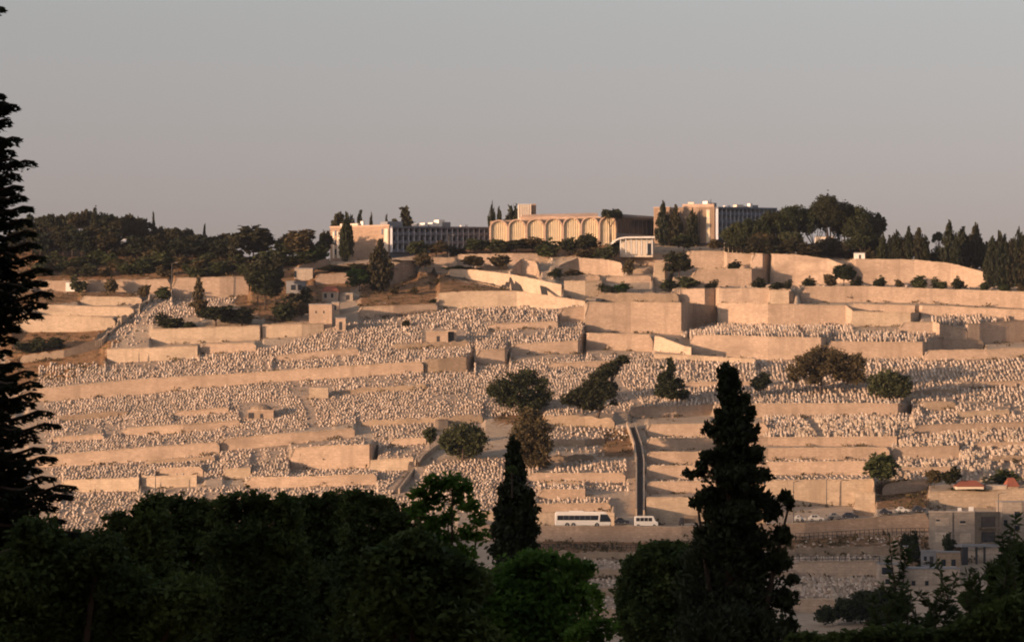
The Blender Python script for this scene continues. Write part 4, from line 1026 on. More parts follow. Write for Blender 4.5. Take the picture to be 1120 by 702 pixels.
# left wing: stone end block and long fenestrated wing
Dc = 985.
r = empty('hotel_building', (px2(425, Dc), Dc, Z_(286, Dc)), 'flat roofed hotel building with blank stone end block and shaded wing, left of the arches', 'hotel building')
ztop = Z_(247.3, Dc)
Pa, Pb = (361, Dc+7), (425.5, Dc)
facade_prism(r, [Pa, Pb, (437, Dc+16), (372, Dc+26)], Z_(292, Dc), ztop, 'end_block', M['hotel'])
f = Face(r, Pa, Pb)
f.box('parapet', M['pink'], -.1, f.L+.1, -.35, .12, ztop-.05, ztop+.45)
f.box('roof_edge', M['cream'], 3.0, 9.0, -3, -.8, ztop+.4, ztop+1.2)
for u0, u1 in ((.9, 1.5), (2.4, 3.3)):
    f.box('wall_groove', M['cream'], u0, u1, 0, .1, Z_(281, Dc), ztop-1.2)
for u0 in (1.5, 3.3, f.L-2.6):
    for k in range(3):
        f.box('window', M['glass'], u0+.1, u0+.65, -.02, .08, Z_(277, Dc)+k*2.9, Z_(277, Dc)+k*2.9+1.7)
f.box('corner_pier', M['cream'], f.L-1.6, f.L-.3, 0, .16, Z_(283, Dc), ztop-.8)
M['grey2'] = stone('shade_dulled_plaster', (.27,.24,.21), (.33,.29,.25), s2=.5); M['wingc'] = plain('shade_blue_concrete', (.13,.145,.18), .8, sc=.5); M['fin'] = plain('pale_fin', (.42,.44,.50), .7)  # plaster dulled and wing concrete darkened blue to paint in their shade
def wing(root, a, b, zb, zt, floors, nb, depth=9, slope=1.4):
    f = Face(root, a, b); t = f.n*-depth
    back = [(b[0]+6, b[1]+depth), (a[0]+6, a[1]+depth)]
    f.k = slope/f.L; facade_prism(root, [a, b]+back, zb-2, [zt, zt+slope, zt+slope, zt], 'wing_block', M['wingc'])
    f.box('roof_slab', M['wingc'], -.2, f.L+.2, -depth*.3, 1.5, zt-.45, zt+.1)
    fh = (zt-zb)/floors
    for k in range(floors):
        z0 = zb+k*fh
        f.box('balcony_slab', M['wingc'], 0, f.L, 0, 1.2, z0+.0, z0+.22)
        f.box('balcony_front', M['wingc'], 0, f.L, 1.0, 1.15, z0+.22, z0+.95)
    bw = f.L/nb
    for i in range(nb+1):
        f.box('sun_fin', M['fin'], i*bw-.09, i*bw+.09, 0, 1.3, zb, zt-.45)
    for k in range(floors):
        for i in range(nb):
            w_ = f.box('window', M['glass'], i*bw+.35, (i+1)*bw-.35, -.02, .06, zb+k*fh+.95, zb+k*fh+fh-.5)
    return f
fw = wing(r, (426.5, Dc+.5), (533, Dc+26), Z_(276, Dc), Z_(248.0, Dc), 3, 18, slope=1.7)
for i, (px, h, w_, m) in enumerate([(472,5.0,1.2,'white'),(481,5.5,1.6,'white'),(489,8.5,2.4,'white'),(463,4,1.0,'metal'),(516,3,1.2,'white'),(494,6,3.4,'grey')]):
    u = (px-426.5)/106*fw.L; fw.box('roof_unit', M[m], u-w_/2, u+w_/2, -5.5, -3, Z_(248.6, Dc), Z_(248.6, Dc)+h*.28+.3)
fw.box('plant_room', M['grey'], 1.0, 7.0, -6, -2.5, ztop, Z_(241.5, Dc))
fw.box('plant_room', M['grey'], 16.2, 19.3, -7, -5, ztop-.3, Z_(243.5, Dc))
f.box('roof_tank', M['white'], 9.4, 10.3, -3, -2, ztop+.4, ztop+1.9)

# arched hall
Dh = 990.
r = empty('arched_hall', (px2(600, Dh), Dh, Z_(268, Dh)), 'long hall with seven tall sunlit arches under a low pink roof', 'hall building')
A0, A1 = (535.5, Dh), (674.5, Dh+2); H = Face(r, A0, A1); U = H.L/7
zb0 = Z_(272, Dh)
facade_prism(r, [(536, Dh+1.9), (674, Dh+3.9), (680, Dh+22), (545, Dh+22)], zb0, [Z_(241.5, Dh), Z_(237, Dh), Z_(236, Dh+22), Z_(241, Dh+22)], 'hall_block', M['hotel'])
for i in range(7):
    u0 = i*U+.0; spr = Z_(np.interp(i, [0, 6], [249.5, 246.0]), Dh); crown = Z_(np.interp(i, [0, 6], [240.6, 235.6]), Dh)
    cu = u0+U/2; n = 14
    outer = [(cu-U/2*math.cos(a), spr+(crown-spr)*math.sin(a)) for a in np.linspace(0, math.pi, n)]
    inner = [(cu-(U/2-.42)*math.cos(a), spr+(crown-spr-.42)*math.sin(a)) for a in np.linspace(0, math.pi, n)]
    def ring_(o_, i_, v0, v1, name, mat):
        mb = MB(); k = len(o_)
        P4 = [H.w(u, v1, z) for u, z in o_]+[H.w(u, v1, z) for u, z in i_]+[H.w(u, v0, z) for u, z in o_]+[H.w(u, v0, z) for u, z in i_]
        Fs = []
        for q in range(k-1):
            Fs += [(q, k+q, k+q+1, q+1), (2*k+q, 2*k+q+1, 3*k+q+1, 3*k+q), (q, q+1, 2*k+q+1, 2*k+q), (k+q, 3*k+q, 3*k+q+1, k+q+1)]
        Fs += [(0, 2*k, 3*k, k), (k-1, 2*k-1, 4*k-1, 3*k-1)]
        mb.add(P4, Fs); return link(name, mesh(name, mb.V, mb.F, mat), r)
    o_ = [(u0+.02, zb0)]+outer+[(u0+U-.02, zb0)]; i_ = [(u0+.44, zb0)]+inner+[(u0+U-.44, zb0)]
    ar = ring_(o_, i_, -2.2, .75, 'arch', M['pink'])
    # vaulted roof shell behind the arch
    # glazing screen: amber panels with mullions
    mb = MB(); k = len(i_); vv = -.05
    P2 = [H.w(u, vv, z) for u, z in i_]
    mb.add(P2+[H.w(u, vv-.2, z) for u, z in i_], [tuple(range(k))[::-1], tuple(range(k, 2*k))]+[(q, (q+1) % k, (q+1) % k+k, q+k) for q in range(k)])
    scn = link('screen', mesh('screen', mb.V, mb.F, M['amber']), r)
    for q in range(6):
        uu = u0+.44+(U-.88)*(q+1)/7; zt = spr+(crown-spr-.42)*math.sqrt(max(0, 1-((uu-cu)/(U/2-.42))**2))
        H.box('mullion', M['cream'], uu-.06, uu+.06, vv, vv+.22, zb0, zt, parent=scn)
H.box('roof_band', M['pink'], U*1.75, U*6.2, -14, -5, Z_(240, Dh), Z_(236.6, Dh+5))
mb = MB(); zq = [Z_(240.5, Dh), Z_(236, Dh)]
V = [H.w(U*1.9, -5, Z_(240, Dh)), H.w(U*6.1, -5, Z_(238, Dh)), H.w(U*6.1, -12, Z_(232.5, Dh+12)), H.w(U*1.9, -12, Z_(234.6, Dh+12)),
     H.w(U*1.9, -12, Z_(241, Dh)), H.w(U*6.1, -12, Z_(241, Dh))]
mb.add(V, [(0,1,2,3), (3,2,5,4), (0,3,4), (1,5,2), (0,4,5,1)]); link('sloping_roof', mesh('sloping_roof', mb.V, mb.F, M['pink']), r)
# ribbed tower
tb = H.box('ribbed_tower', M['white'], 34/139*H.L, 47/139*H.L, -17, -12, Z_(240, Dh), Z_(223.5, Dh+12))
for q in range(6):
    u = (34+13*q/5)/139*H.L; H.box('tower_rib', M['cream'], u-.18, u+.18, -12, -11.6, Z_(240, Dh), Z_(223.2, Dh+12), parent=tb)
H.box('tower_back', M['hotel'], 47/139*H.L+.05, 53.5/139*H.L, -18, -13, Z_(240, Dh), Z_(222.6, Dh+12))
# shaded glass link
facade_prism(r, [(674.6, Dh+3), (716.5, Dh+14), (722, Dh+24), (682, Dh+22)], zb0, Z_(238.2, Dh+10), 'glass_link', M['grey'])
L2 = Face(r, (674.6, Dh+3), (716.5, Dh+14))
L2.box('link_roof', M['grey'], -.1, L2.L, -6, 1.6, Z_(238.2, Dh+8)-.1, Z_(235.8, Dh+8))
for q in range(9): L2.box('window', M['glass'], L2.L*q/9+.12, L2.L*(q+1)/9-.12, .02, .1, Z_(256, Dh+8), Z_(240.4, Dh+8))
L2.box('roof_room', M['grey'], 1.5, 4.2, -8, -5, Z_(236, Dh+8), Z_(231.5, Dh+8))
# white pavilion
Dp = 968.
r = empty('white_pavilion', (px2(693, Dp), Dp, Z_(279, Dp)), 'low white pavilion with a flat curved roof below the right end of the arches', 'pavilion')
pv = Face(r, (676, Dp), (714, Dp+1))
facade_prism(r, [(678, Dp), (714, Dp+1), (716, Dp+9), (680, Dp+8)], Z_(281, Dp), Z_(262.6, Dp), 'pavilion_wall', M['cream'])
mb = MB(); n = 9
prof = [(-.6-.9*math.cos(math.pi/2*(1-t)), Z_(262.5, Dp)-1.1*(1-t)**2) for t in np.linspace(0, 1, n)]
V = []
us = [-1.6, -.9, .2, 2.0, pv.L+.4]; zs = [Z_(266.5, Dp), Z_(264, Dp), Z_(262.2, Dp), Z_(261, Dp), Z_(260.4, Dp)]
for u, z in zip(us, zs): V += [pv.w(u, 1.4, z), pv.w(u, 1.4, z+.5), pv.w(u, -8.5, z+.5), pv.w(u, -8.5, z)]
Fs = [(4*k+j, 4*k+4+j, 4*k+4+(j+1) % 4, 4*k+(j+1) % 4) for k in range(4) for j in range(4)]+[(3, 2, 1, 0), (16, 17, 18, 19)]
link('pavilion_roof', mesh('pavilion_roof', V, [tuple(reversed(q)) for q in Fs], M['white']), r)
for q in range(7): pv.box('column', M['white'], .5+q*pv.L/6.6, .75+q*pv.L/6.6, .9, 1.15, Z_(278, Dp), Z_(262, Dp))
pv.box('door', M['glass'], pv.L-1.8, pv.L-.6, .01, .08, Z_(279, Dp), Z_(266, Dp))
# right block
Dr_ = 990.
r = empty('hotel_building', (px2(748, Dr_), Dr_, Z_(268, Dr_)), 'tall pink stone hotel building with two bright window strips, right of the arches', 'hotel building')
zt = Z_(226.5, Dr_)
facade_prism(r, [(715, Dr_+2), (781.5, Dr_), (790, Dr_+14), (724, Dr_+18)], Z_(272, Dr_), zt, 'end_block', M['hotel'])
g = Face(r, (715, Dr_+2), (781.5, Dr_))
g.box('parapet', M['pink'], -.05, g.L*.28, -.4, .15, zt-.1, zt+.15)
g.box('upper_block', M['pink'], g.L*.47, g.L*.99, -8, -.5, zt, Z_(223, Dr_))
g.box('roof_room', M['cream'], g.L*.56, g.L*.66, -5, -1.2, Z_(223, Dr_), Z_(220.6, Dr_))
for u0, u1, m in ((.085, .14, 'cream'), (.865, .925, 'cream')):
    st = g.box('window_strip', M['cream'], g.L*u0, g.L*u1, 0, .12, Z_(266, Dr_), Z_(229.5, Dr_))
    for k in range(4): g.box('window', M['amber'], g.L*u0+.15, g.L*u1-.15, .12, .16, Z_(264, Dr_)+k*2.5, Z_(264, Dr_)+k*2.5+1.7, parent=st)
for u in (.32, .36, .75): g.box('drain_pipe', M['bark'], g.L*u, g.L*u+.12, 0, .1, Z_(266, Dr_), Z_(228, Dr_))
g.box('base_band', M['dark'], 0, g.L, 0, .3, Z_(268, Dr_), Z_(266, Dr_))
fr = wing(r, (782.5, Dr_+.5), (846, Dr_+17), Z_(262, Dr_), Z_(226.8, Dr_), 4, 14, slope=1.0)
for i, (px, h, w_, m) in enumerate([(787,1.6,3.2,'grey'),(783,2.2,.8,'white'),(806,1.0,1.3,'white'),(819,1.3,3.0,'cream'),(832,1.8,1.0,'white'),(836,1.3,3.4,'grey'),(824,.9,5,'grey')]):
    u = (px-782.5)/63.5*fr.L; fr.box('roof_unit', M[m], u-w_/2, u+w_/2, -5.5-.01*i, -3-.3*i, Z_(226.8, Dr_), Z_(226.8, Dr_)+h)
# mast on the roof
g.box('antenna', M['dark'], g.L*.93, g.L*.94, -2, -1.9, zt, Z_(217.5, Dr_))

# ------------------------------------------------------------ small buildings, each on a pad cut in the slope
def house(px0, px1, top, bot, lab, name='small_house', cat='house', wm='plaster', depth=6., roof=None, roof_h=1.6, wins=(), doors=(), D=None, dD=0, group=None, over=.3, off=-1.0, flatmat='grey'):
    pm = (px0+px1)/2
    if D is None: D = gD(pm, bot)+off
    z0, z1 = Z_(bot, D), Z_(top, D)
    r = empty(name, (px2(pm, D), D, z0), lab, cat, group)
    a, b = (px0, D+max(0, -dD)), (px1, D+max(0, dD)); f = Face(r, a, b)
    mb = MB(); V = [f.w(0, 0, z0-2.5), f.w(f.L, 0, z0-2.5), f.w(f.L, -depth, z0-2.5), f.w(0, -depth, z0-2.5), f.w(0, 0, z1), f.w(f.L, 0, z1), f.w(f.L, -depth, z1), f.w(0, -depth, z1)]
    mb.add(V, [(0,3,2,1), (4,5,6,7), (0,1,5,4), (1,2,6,5), (2,3,7,6), (3,0,4,7)]); link('wall', mesh('wall', mb.V, mb.F, M[wm]), r)
    if roof:
        mb = MB(); o_ = over
        V = [f.w(-o_, o_, z1+.02), f.w(f.L+o_, o_, z1+.02), f.w(f.L+o_, -depth-o_, z1+.02), f.w(-o_, -depth-o_, z1+.02), f.w(f.L*.22, -depth/2, z1+roof_h), f.w(f.L*.78, -depth/2, z1+roof_h)]
        mb.add(V, [(0,1,5,4), (1,2,5), (2,3,4,5), (3,0,4), (0,3,2,1)]); link('roof', mesh('roof', mb.V, mb.F, M[roof]), r)
    else: f.box('roof', M[flatmat], -over*.5, f.L+over*.5, -depth-over*.5, over*.5, z1+.0, z1+.22)
    for (u0, u1, v0, v1) in wins:
        w_ = f.box('window', M['glass'], f.L*u0, f.L*u1, .003, .05, z0+(z1-z0)*v0, z0+(z1-z0)*v1)
        f.box('sill', M['cream'], f.L*u0-.08, f.L*u1+.08, .003, .16, z0+(z1-z0)*v0-.12, z0+(z1-z0)*v0-.003, parent=w_)
    for (u0, u1, h) in doors: f.box('door', M['dark'], f.L*u0, f.L*u1, .003, .06, z0, z0+(z1-z0)*h)
    return r, f, z0, z1
house(322,342,294,306,'small cream flat roofed shed below the left umbrella pines', name='shed', cat='shed', wm='plaster', wins=((-.0,.12,.2,.8),), depth=5)
house(313,334,308,320,'low blue grey shed with dark openings above the dark shrub', name='shed', cat='shed', wm='grey', wins=((.25,.5,.2,.7),(.6,.8,.2,.7)), depth=5)
house(352,370,319,329,'small house with red tiled roof in the yard above the stone house', wins=((.15,.3,.3,.8),(.55,.7,.3,.8)), roof='roof', roof_h=1.7, depth=5)
house(371,386,321,328,'low annexe with a grey roof beside the red roofed yard house', name='annexe', cat='outbuilding', depth=4, doors=((.5,.75,.8),))
house(338,363,333,353,'small square limestone house with a blank sunlit face above the left graves', wm='wall', depth=6, wins=((.28,.33,.5,.65),(.62,.67,.5,.65)))
house(363,371,331,343,'narrow limestone turret beside the small square house', name='turret', cat='outbuilding', wm='wall', depth=4, wins=((.35,.6,.3,.75),))
house(367,378,348,361,'little gate hut with dark doorway at the top of the left graves', name='gate_hut', cat='hut', wm='wall', depth=3, doors=((.35,.65,.7),))
house(466,490,363,375,'little stone tomb house with a small dark door in the upper graves', name='tomb_house', cat='tomb', wm='wall', depth=4, doors=((.48,.62,.62),), flatmat='wall_pale')
house(489,499,362,373,'dark open doorway tomb beside the little stone tomb house', name='tomb_house', cat='tomb', wm='wall', depth=3, doors=((.05,.75,.95),), flatmat='wall_pale')
house(338,359,425,435,'bright rectangular block tomb in the middle of the left graves', name='block_tomb', cat='tomb', wm='wall_pale', depth=4, flatmat='wall_pale', over=.0)
house(117,123,267,271,'small white house glimpsed in the dark ridge forest, left one', wm='white', D=992, depth=5)
house(132,141,265,271,'white house glimpsed between dark trees of the ridge forest', wm='cream', D=990, depth=5, roof='white', roof_h=1.2, wins=((.6,.75,.3,.7),))
house(72,82,309,315,'tiny white van sized shed before the far long wall', name='shed', cat='shed', wm='white', depth=2.5)
house(935,946,262+15,286,'small white hut behind the curved wall', name='hut', cat='hut', wm='white', D=gD(940, 286)+4, depth=3, doors=((.4,.6,.8),))
house(893,912,259,284,'pale block standing in for the sky gap between the trunks of the hilltop grove', name='pale_gap_block', cat='building', wm='cream', D=1045, depth=6, wins=((.3,.45,.3,.7),))  # added block, its pale colour imitates the sky gap between trunks
# domed tomb
D = gD(288, 457)-1; s = D/F
r, f, z0, z1 = house(271,299,449,457.5,'low domed shrine tomb with dark arched openings in the left graves', name='domed_tomb', cat='tomb', wm='wall', depth=6, doors=((.02,.24,.75),(.48,.60,.6)), flatmat='wall')
mb = MB(); n = 14; c = np.array(f.w(f.L*.5, -3, z1+.2)); R0 = 2.9
rings = [[tuple(c+np.array((R0*math.cos(t)*math.cos(a), R0*math.cos(t)*math.sin(a), 1.5*math.sin(t)))) for a in np.arange(n)*2*math.pi/n] for t in np.linspace(0, 1.5, 6)]
V = [v for q in rings for v in q]; Fs = [(k*n+j, k*n+(j+1) % n, (k+1)*n+(j+1) % n, (k+1)*n+j) for k in range(5) for j in range(n)]+[tuple(range(5*n, 6*n))]
mb.add(V, Fs); link('dome', mesh('dome', mb.V, mb.F, M['wall_old']), r)
# right: houses near the road
house(1047,1076,532,541,'cream house with red hipped roof behind the round green tree', wm='cream', roof='roof', roof_h=1.4, depth=6, D=gD(1060, 541)+1, wins=((.2,.3,.3,.7),(.6,.7,.3,.7)))
house(1102,1114,532,541,'small dark walled house with red roof at the edge', wm='wall_old', roof='roof', roof_h=2.0, depth=6, D=gD(1108, 541)+1, wins=((.3,.6,.3,.8),))
house(1078,1101,531,541,'flat grey roofed building between the two red roofed houses', wm='plaster', depth=6, D=gD(1090, 541)+1.5, wins=((.1,.2,.3,.6),))
Dq = 655.
r, f, z0, z1 = house(1016,1066,560,596,'boxy pale two storey building by the road with closed shutters', name='block_house', cat='building', wm='grey2', D=Dq, depth=11, dD=-1.5, over=.1, flatmat='plaster',
   wins=((.16,.24,.72,.78),(.68,.80,.66,.74),))
f.box('shutter', M['plaster'], f.L*.14, f.L*.46, .004, .06, z0+.6, z0+2.6); f.box('shutter', M['plaster'], f.L*.68, f.L*.92, .004, .06, z0+.6, z0+2.4); f.box('shutter', M['plaster'], f.L*.14, f.L*.44, .004, .05, z0+4.0, z0+5.6)
f.box('down_pipe', M['dark'], f.L*.52, f.L*.535, .01, .14, z0, z1)
# its shaded side wing with recessed dark balconies
sw = Face(r, (1066.5, Dq), (1096, Dq+9.5))
mb = MB(); V = [sw.w(0, -.3, z0-3), sw.w(sw.L, -.3, z0-3), sw.w(sw.L, -6, z0-3), sw.w(0, -6, z0-3), sw.w(0, -.3, z1-.02), sw.w(sw.L, -.3, z1-.02), sw.w(sw.L, -6, z1-.02), sw.w(0, -6, z1-.02)]
mb.add(V, [(0,3,2,1), (4,5,6,7), (0,1,5,4), (1,2,6,5), (2,3,7,6), (3,0,4,7)]); link('side_wing', mesh('side_wing', mb.V, mb.F, M['wall_old']), r)
for k in range(2):
    w_ = sw.box('window', M['glass'], sw.L*.28, sw.L*.78, -.29, -.2, z0+.6+k*3.1, z0+2.7+k*3.1); sw.box('balcony', M['wall_old'], sw.L*.2, sw.L*.86, -.29, .5, z0+.2+k*3.1, z0+.5+k*3.1)
for u, w__, h_ in ((.1, .9, .8), (.3, .6, 1.3), (.62, .8, .7), (.86, 1.0, .9)):
    f.box('roof_tank', M['white'] if u > .3 else M['dark'], f.L*u, f.L*u+w__, -4, -3, z1+.2, z1+.2+h_)
# lower terrace platform with posts beside it
r = empty('carport', (px2(1070, 640), 640, Z_(640, 640)), 'flat canopy on tall dark concrete posts below the boxy building', 'carport')
cp = Face(r, (1052, 640), (1092, 642))
cp.box('canopy_slab', M['grey'], 0, cp.L, -6, 0, Z_(598, 640), Z_(595.5, 640))
for u in (.02, .14, .40, .62): cp.box('post', M['dark'], cp.L*u, cp.L*u+(.9 if u < .1 else .28), -.6, -.1, Z_(662, 640), Z_(598, 640))
cp.box('back_panel', M['wall_old'], 0, cp.L*.3, -5.8, -5.5, Z_(662, 640), Z_(598, 640))
house(962,983,617,649,'small shaded hut with two dark square windows beside the hedge', name='shaded_hut', cat='hut', wm='plaster', D=615, depth=5, wins=((.12,.72,.66,.9),(.3,.55,.32,.5)))
house(984,1050,622,668,'low shaded house behind the tall leafy shoots', name='shaded_house', cat='house', wm='plaster', D=618, depth=8, wins=((.2,.26,.5,.72),(.42,.48,.5,.72),(.66,.72,.2,.4)), doors=((.8,.9,.4),))
house(990,1006,598,612,'dark little shack with a white door below the boxy building', name='shack', cat='shack', wm='wall_old', D=636, depth=4, doors=((.2,.4,.8),), wins=((.6,.8,.4,.7),))
house(1008,1024,603,620,'grey concrete outbuilding beside the carport posts', name='outbuilding', cat='outbuilding', wm='grey', D=632, depth=4, doors=((.55,.8,.7),), wins=((.15,.35,.4,.7),))
house(1026,1050,604,634,'dark plastered block with a shuttered front beside the carport', name='annexe', cat='outbuilding', wm='wall_old', D=630, depth=5, wins=((.15,.35,.5,.75),(.6,.8,.5,.75)), doors=((.42,.56,.4),))
for i, (px, by, ty, w, lab) in enumerate([(998,616,592,12,'dark shrub over the roof of the little shack'),(1012,640,612,20,'shaded shrub before the grey outbuilding'),(1036,600,583,14,'small dark tree under the boxy building'),(990,596,584,9,'small round tree crown on the shaded terrace, paired with another'),(1000,596,581,9,'taller small tree crown on the shaded terrace'),(975,640,622,14,'shaded shrub by the hut with square windows')]):
    tree(px, 0, ty, w, 'round', i, lab, D=634 if by > 600 else 644, mat='pine', cat='tree')
house(1096,1135,549,600,'tall cream building at the edge beside the boxy building', name='edge_building', cat='building', wm='plaster', D=668, depth=8, wins=((.05,.15,.5,.62),(.35,.5,.7,.8),(.35,.5,.4,.5)))

# ------------------------------------------------------------ stair, paths, road
def ribbon(name, pts, wpx, mat, kind='structure', lift=.12, steps=True, label=None, cat=None, parapet=None, n=90):
    a = np.array(pts, float); seg = np.linspace(0, len(a)-1, n); V = []; FF = []
    rows = []
    for t in seg:
        i = min(int(t), len(a)-2); f_ = t-i; px, py = a[i]+(a[i+1]-a[i])*f_; rows.append((px, py))
    for (px, py) in rows:
        D = gD(px, py); w = wpx/F*D; x = px2(px, D)
        zz = max(gz(px-wpx*.5, D), gz(px+wpx*.5, D), gz(px, D))+lift
        V += [(x-w/2, D, zz), (x+w/2, D, zz)]
    o = link(name, mesh(name, V, [(2*k, 2*k+1, 2*k+3, 2*k+2) for k in range(len(rows)-1)], M[mat])); tag(o, label, cat, None, kind)
    return V
VS = ribbon('central_stair_path', [(700,564),(700,530),(700,508),(698,492),(694,480),(690,468)], 6.5, 'steps')
def parapet(V, side, lab, h=1.0, th=.35):
    root = None; mb = MB(); q = []
    for k in range(0, len(V), 2):
        x, y, z = V[k+side]; s_ = -1 if side == 0 else 1; q.append([(x, y, z-1.2), (x, y, z+h), (x+s_*th, y, z+h), (x+s_*th, y, z-1.2)])
    Vv = [v for a in q for v in a]; n = len(q); Fs = [(4*k+j, 4*k+4+j, 4*k+4+(j+1) % 4, 4*k+(j+1) % 4) for k in range(n-1) for j in range(4)]+[(0,1,2,3), (4*n-1, 4*n-2, 4*n-3, 4*n-4)]
    c = np.mean(Vv, 0); o = link('stair_parapet', mesh('stair_parapet', np.array(Vv)-c, Fs, M['wall_pale']), None, tuple(c)); tag(o, lab, 'parapet', 'parapets of the central stair', 'thing')
parapet(VS, 0, 'stone parapet on the left side of the long straight stair', 1.5); parapet(VS, 1, 'stone parapet on the right side of the long straight stair', 1.1)
VD = ribbon('diagonal_stair_path', [(482,488),(470,494),(458,504),(447,520),(432,540)], 7, 'steps'); parapet(VD, 1, 'low parapet of the diagonal stair by the round oak', 1.1)
VT = ribbon('field_track', [(162,328),(140,345),(118,364),(98,380)], 10, 'asphalt'); parapet(VT, 1, 'low kerb wall of the diagonal track across the far left fields', .9)
ribbon('hotel_road', [(440,296),(470,299),(500,305),(530,311),(565,319),(600,325),(640,330),(662,331)], 7, 'asphalt', n=120, lift=.25)
# valley road behind its wall
def flatroad():
    V = []; xs = np.arange(500, 1020, 6.)
    for px in xs:
        d0 = knots(px)[2].get(0, (676,))[0]
        z = gz(px, d0+3)+.12; V += [(px2(px, d0+.6), d0+.6, z), (px2(px, d0+9), d0+9, z+.05)]
    o = link('valley_road', mesh('valley_road', V, [(2*k, 2*k+2, 2*k+3, 2*k+1) for k in range(len(xs)-1)], M['asphalt'])); tag(o, kind='structure')
flatroad()

# ------------------------------------------------------------ vehicles, lamps, fences
def xs_mesh(name, prof, x0, x1, y0, y1, mat, parent, taper=.08):
    """body from a side profile [(x,z)] extruded in depth with softened top"""
    k = len(prof); V = [(x, y0, z) for x, z in prof]+[(x, y1, z) for x, z in prof]
    me = mesh(name, V, [tuple(range(k)), tuple(range(k, 2*k))[::-1]]+[(i, i+k, (i+1) % k+k, (i+1) % k) for i in range(k)], mat)
    o = link(name, me, parent); bv = o.modifiers.new('bevel', 'BEVEL'); bv.width = .12; bv.segments = 2; return o
def wheel(parent, x, y, r=.48, w=.28):
    mb = MB(); mb.tube([(x, y, r), (x, y+w, r)], [r, r], 14); t = link('wheel', mesh('wheel', mb.V, mb.F, M['rubber']), parent)
    mb = MB(); mb.tube([(x, y-.02, r), (x, y+.05, r)], [r*.5, r*.5], 10); link('rim', mesh('rim', mb.V, mb.F, M['metal']), t)
def road_z(px, dd=3): d0 = knots(px)[2][0][0]; return d0+dd, gz(px, d0+dd)+.14
d, z = road_z(640, 4)
bx0 = px2(607, d); L = px2(668, d)-bx0; sc_ = L/12.
bus = empty('coach', (bx0, d, z), 'long white coach parked below the cemetery near the stair foot', 'bus')
xs_mesh('body', [(0,.35),(L-.25,.35),(L,.7),(L-.05,1.6),(L-.9,3.05),(L-1.5,3.3),(.3,3.3),(0,3.0)], 0, L, 0, 2.5, M['white'], bus)
mb = MB(); mb.add([(.5,-.03,1.5),(L-2.7,-.03,1.5),(L-2.55,-.03,2.5),(.5,-.03,2.5),(.5,.2,1.5),(L-2.7,.2,1.5),(L-2.55,.2,2.5),(.5,.2,2.5)], [(0,1,2,3),(4,7,6,5),(0,4,5,1),(1,5,6,2),(2,6,7,3),(3,7,4,0)]); wn = mb.build('side_windows', M['glass'], bus)
for q in range(6):
    mb = MB(); x = 1.8+q*(L-5)/6; mb.box(x, x+.07, -.05, -.031, 1.5, 2.5); mb.build('window_divider', M['grey'], wn)
mb = MB(); mb.add([(L-2.35,-.035,1.15),(L-.02,-.035,1.15),(L-.12,-.035,1.6),(L-.78,-.035,2.75),(L-2.2,-.035,2.75),(L-2.35,.2,1.15),(L+.03,.2,1.15),(L+.03,.2,1.6),(L-.68,.2,2.75),(L-2.2,.2,2.75)], [(0,1,2,3,4),(1,6,7,2),(2,7,8,3),(3,8,9,4),(0,4,9,5),(5,6,1,0)]); mb.build('windscreen', M['glass'], bus)
for x in (2.6, 3.9, L-2.9): wheel(bus, x, -.04)
mb = MB(); mb.box(3, 6, .6, 1.9, 3.31, 3.5); mb.build('roof_unit', M['white'], bus)
mb = MB(); mb.box(L-.12, L+.02, .2, .5, .75, .95); mb.build('headlight', M['metal'], bus)
def van(px0, px1, lab, mat='white', h=2.4, name='minibus', cat='van', dd=4, z_=None, D=None, longwin=True):
    pm = (px0+px1)/2
    if D is None: d, z = road_z(pm, dd)
    else: d, z = D, gz(pm, D)+.1
    x0 = px2(px0, d); L = px2(px1, d)-x0; r = empty(name, (x0, d, z), lab, cat)
    if longwin: prof = [(0,.3),(L,.3),(L,1.1),(L-.55,1.35),(L-1.0,h),(.15,h),(0,h-.3)]; wr = [(.3, L-1.25, 1.3, h-.35)]
    else: prof = [(0,.3),(L,.3),(L,.85),(L-.9,.95),(L-1.5,h),(.8,h),(.25,.95),(0,.9)]; wr = [(.75, L-1.55, .97, h-.1)]
    xs_mesh('body', prof, 0, L, 0, 1.75, M[mat], r)
    n = 4 if longwin else 2
    for (a, b, c, e) in wr:
        for q in range(n):
            mb = MB(); mb.box(a+(b-a)*q/n+.05, a+(b-a)*(q+1)/n-.05, -.02, .1, c, e); mb.build('side_window', M['glass'], r)
    mb = MB(); mb.box(L-.08, L+.02, .1, .35, .6, .8); mb.build('headlight', M['metal'], r)
    for x in (.8, L-.85): wheel(r, x, -.03, .33, .2)
    return r
van(694,720,'white minibus parked right of the coach at the stair foot')
d, z = road_z(750, 5); x0 = px2(742, d)
tr = empty('small_truck', (x0, d, z), 'small truck with an open barred cargo bed left of the large near cypress', 'truck')
xs_mesh('cab', [(0,.4),(1.2,.4),(1.2,2.0),(.35,2.0),(0,1.2)], 0, 1, 0, 1.8, M['dark'], tr)
mb = MB(); mb.box(1.25, 4.6, 0, 1.8, .6, .8); mb.build('cargo_bed', M['grey'], tr)
mb = MB()
for q in range(7): mb.box(1.27+q*.54, 1.34+q*.54, -.01, .06, .8, 2.4)
mb.box(1.25, 4.6, -.02, .07, 2.4, 2.5); mb.box(1.25, 4.6, 1.7, 1.8, .8, 2.4); mb.build('cargo_rails', M['wall_old'], tr)
for x in (.7, 3.8): wheel(tr, x, -.03, .4, .25)
plain_cols = dict(cs=plain('silver_car_paint', (.2,.21,.22), .3, .3), cd=plain('dark_car_paint', (.03,.035,.05), .3), cw=plain('white_car_paint', (.5,.5,.48), .35)); M.update(plain_cols)
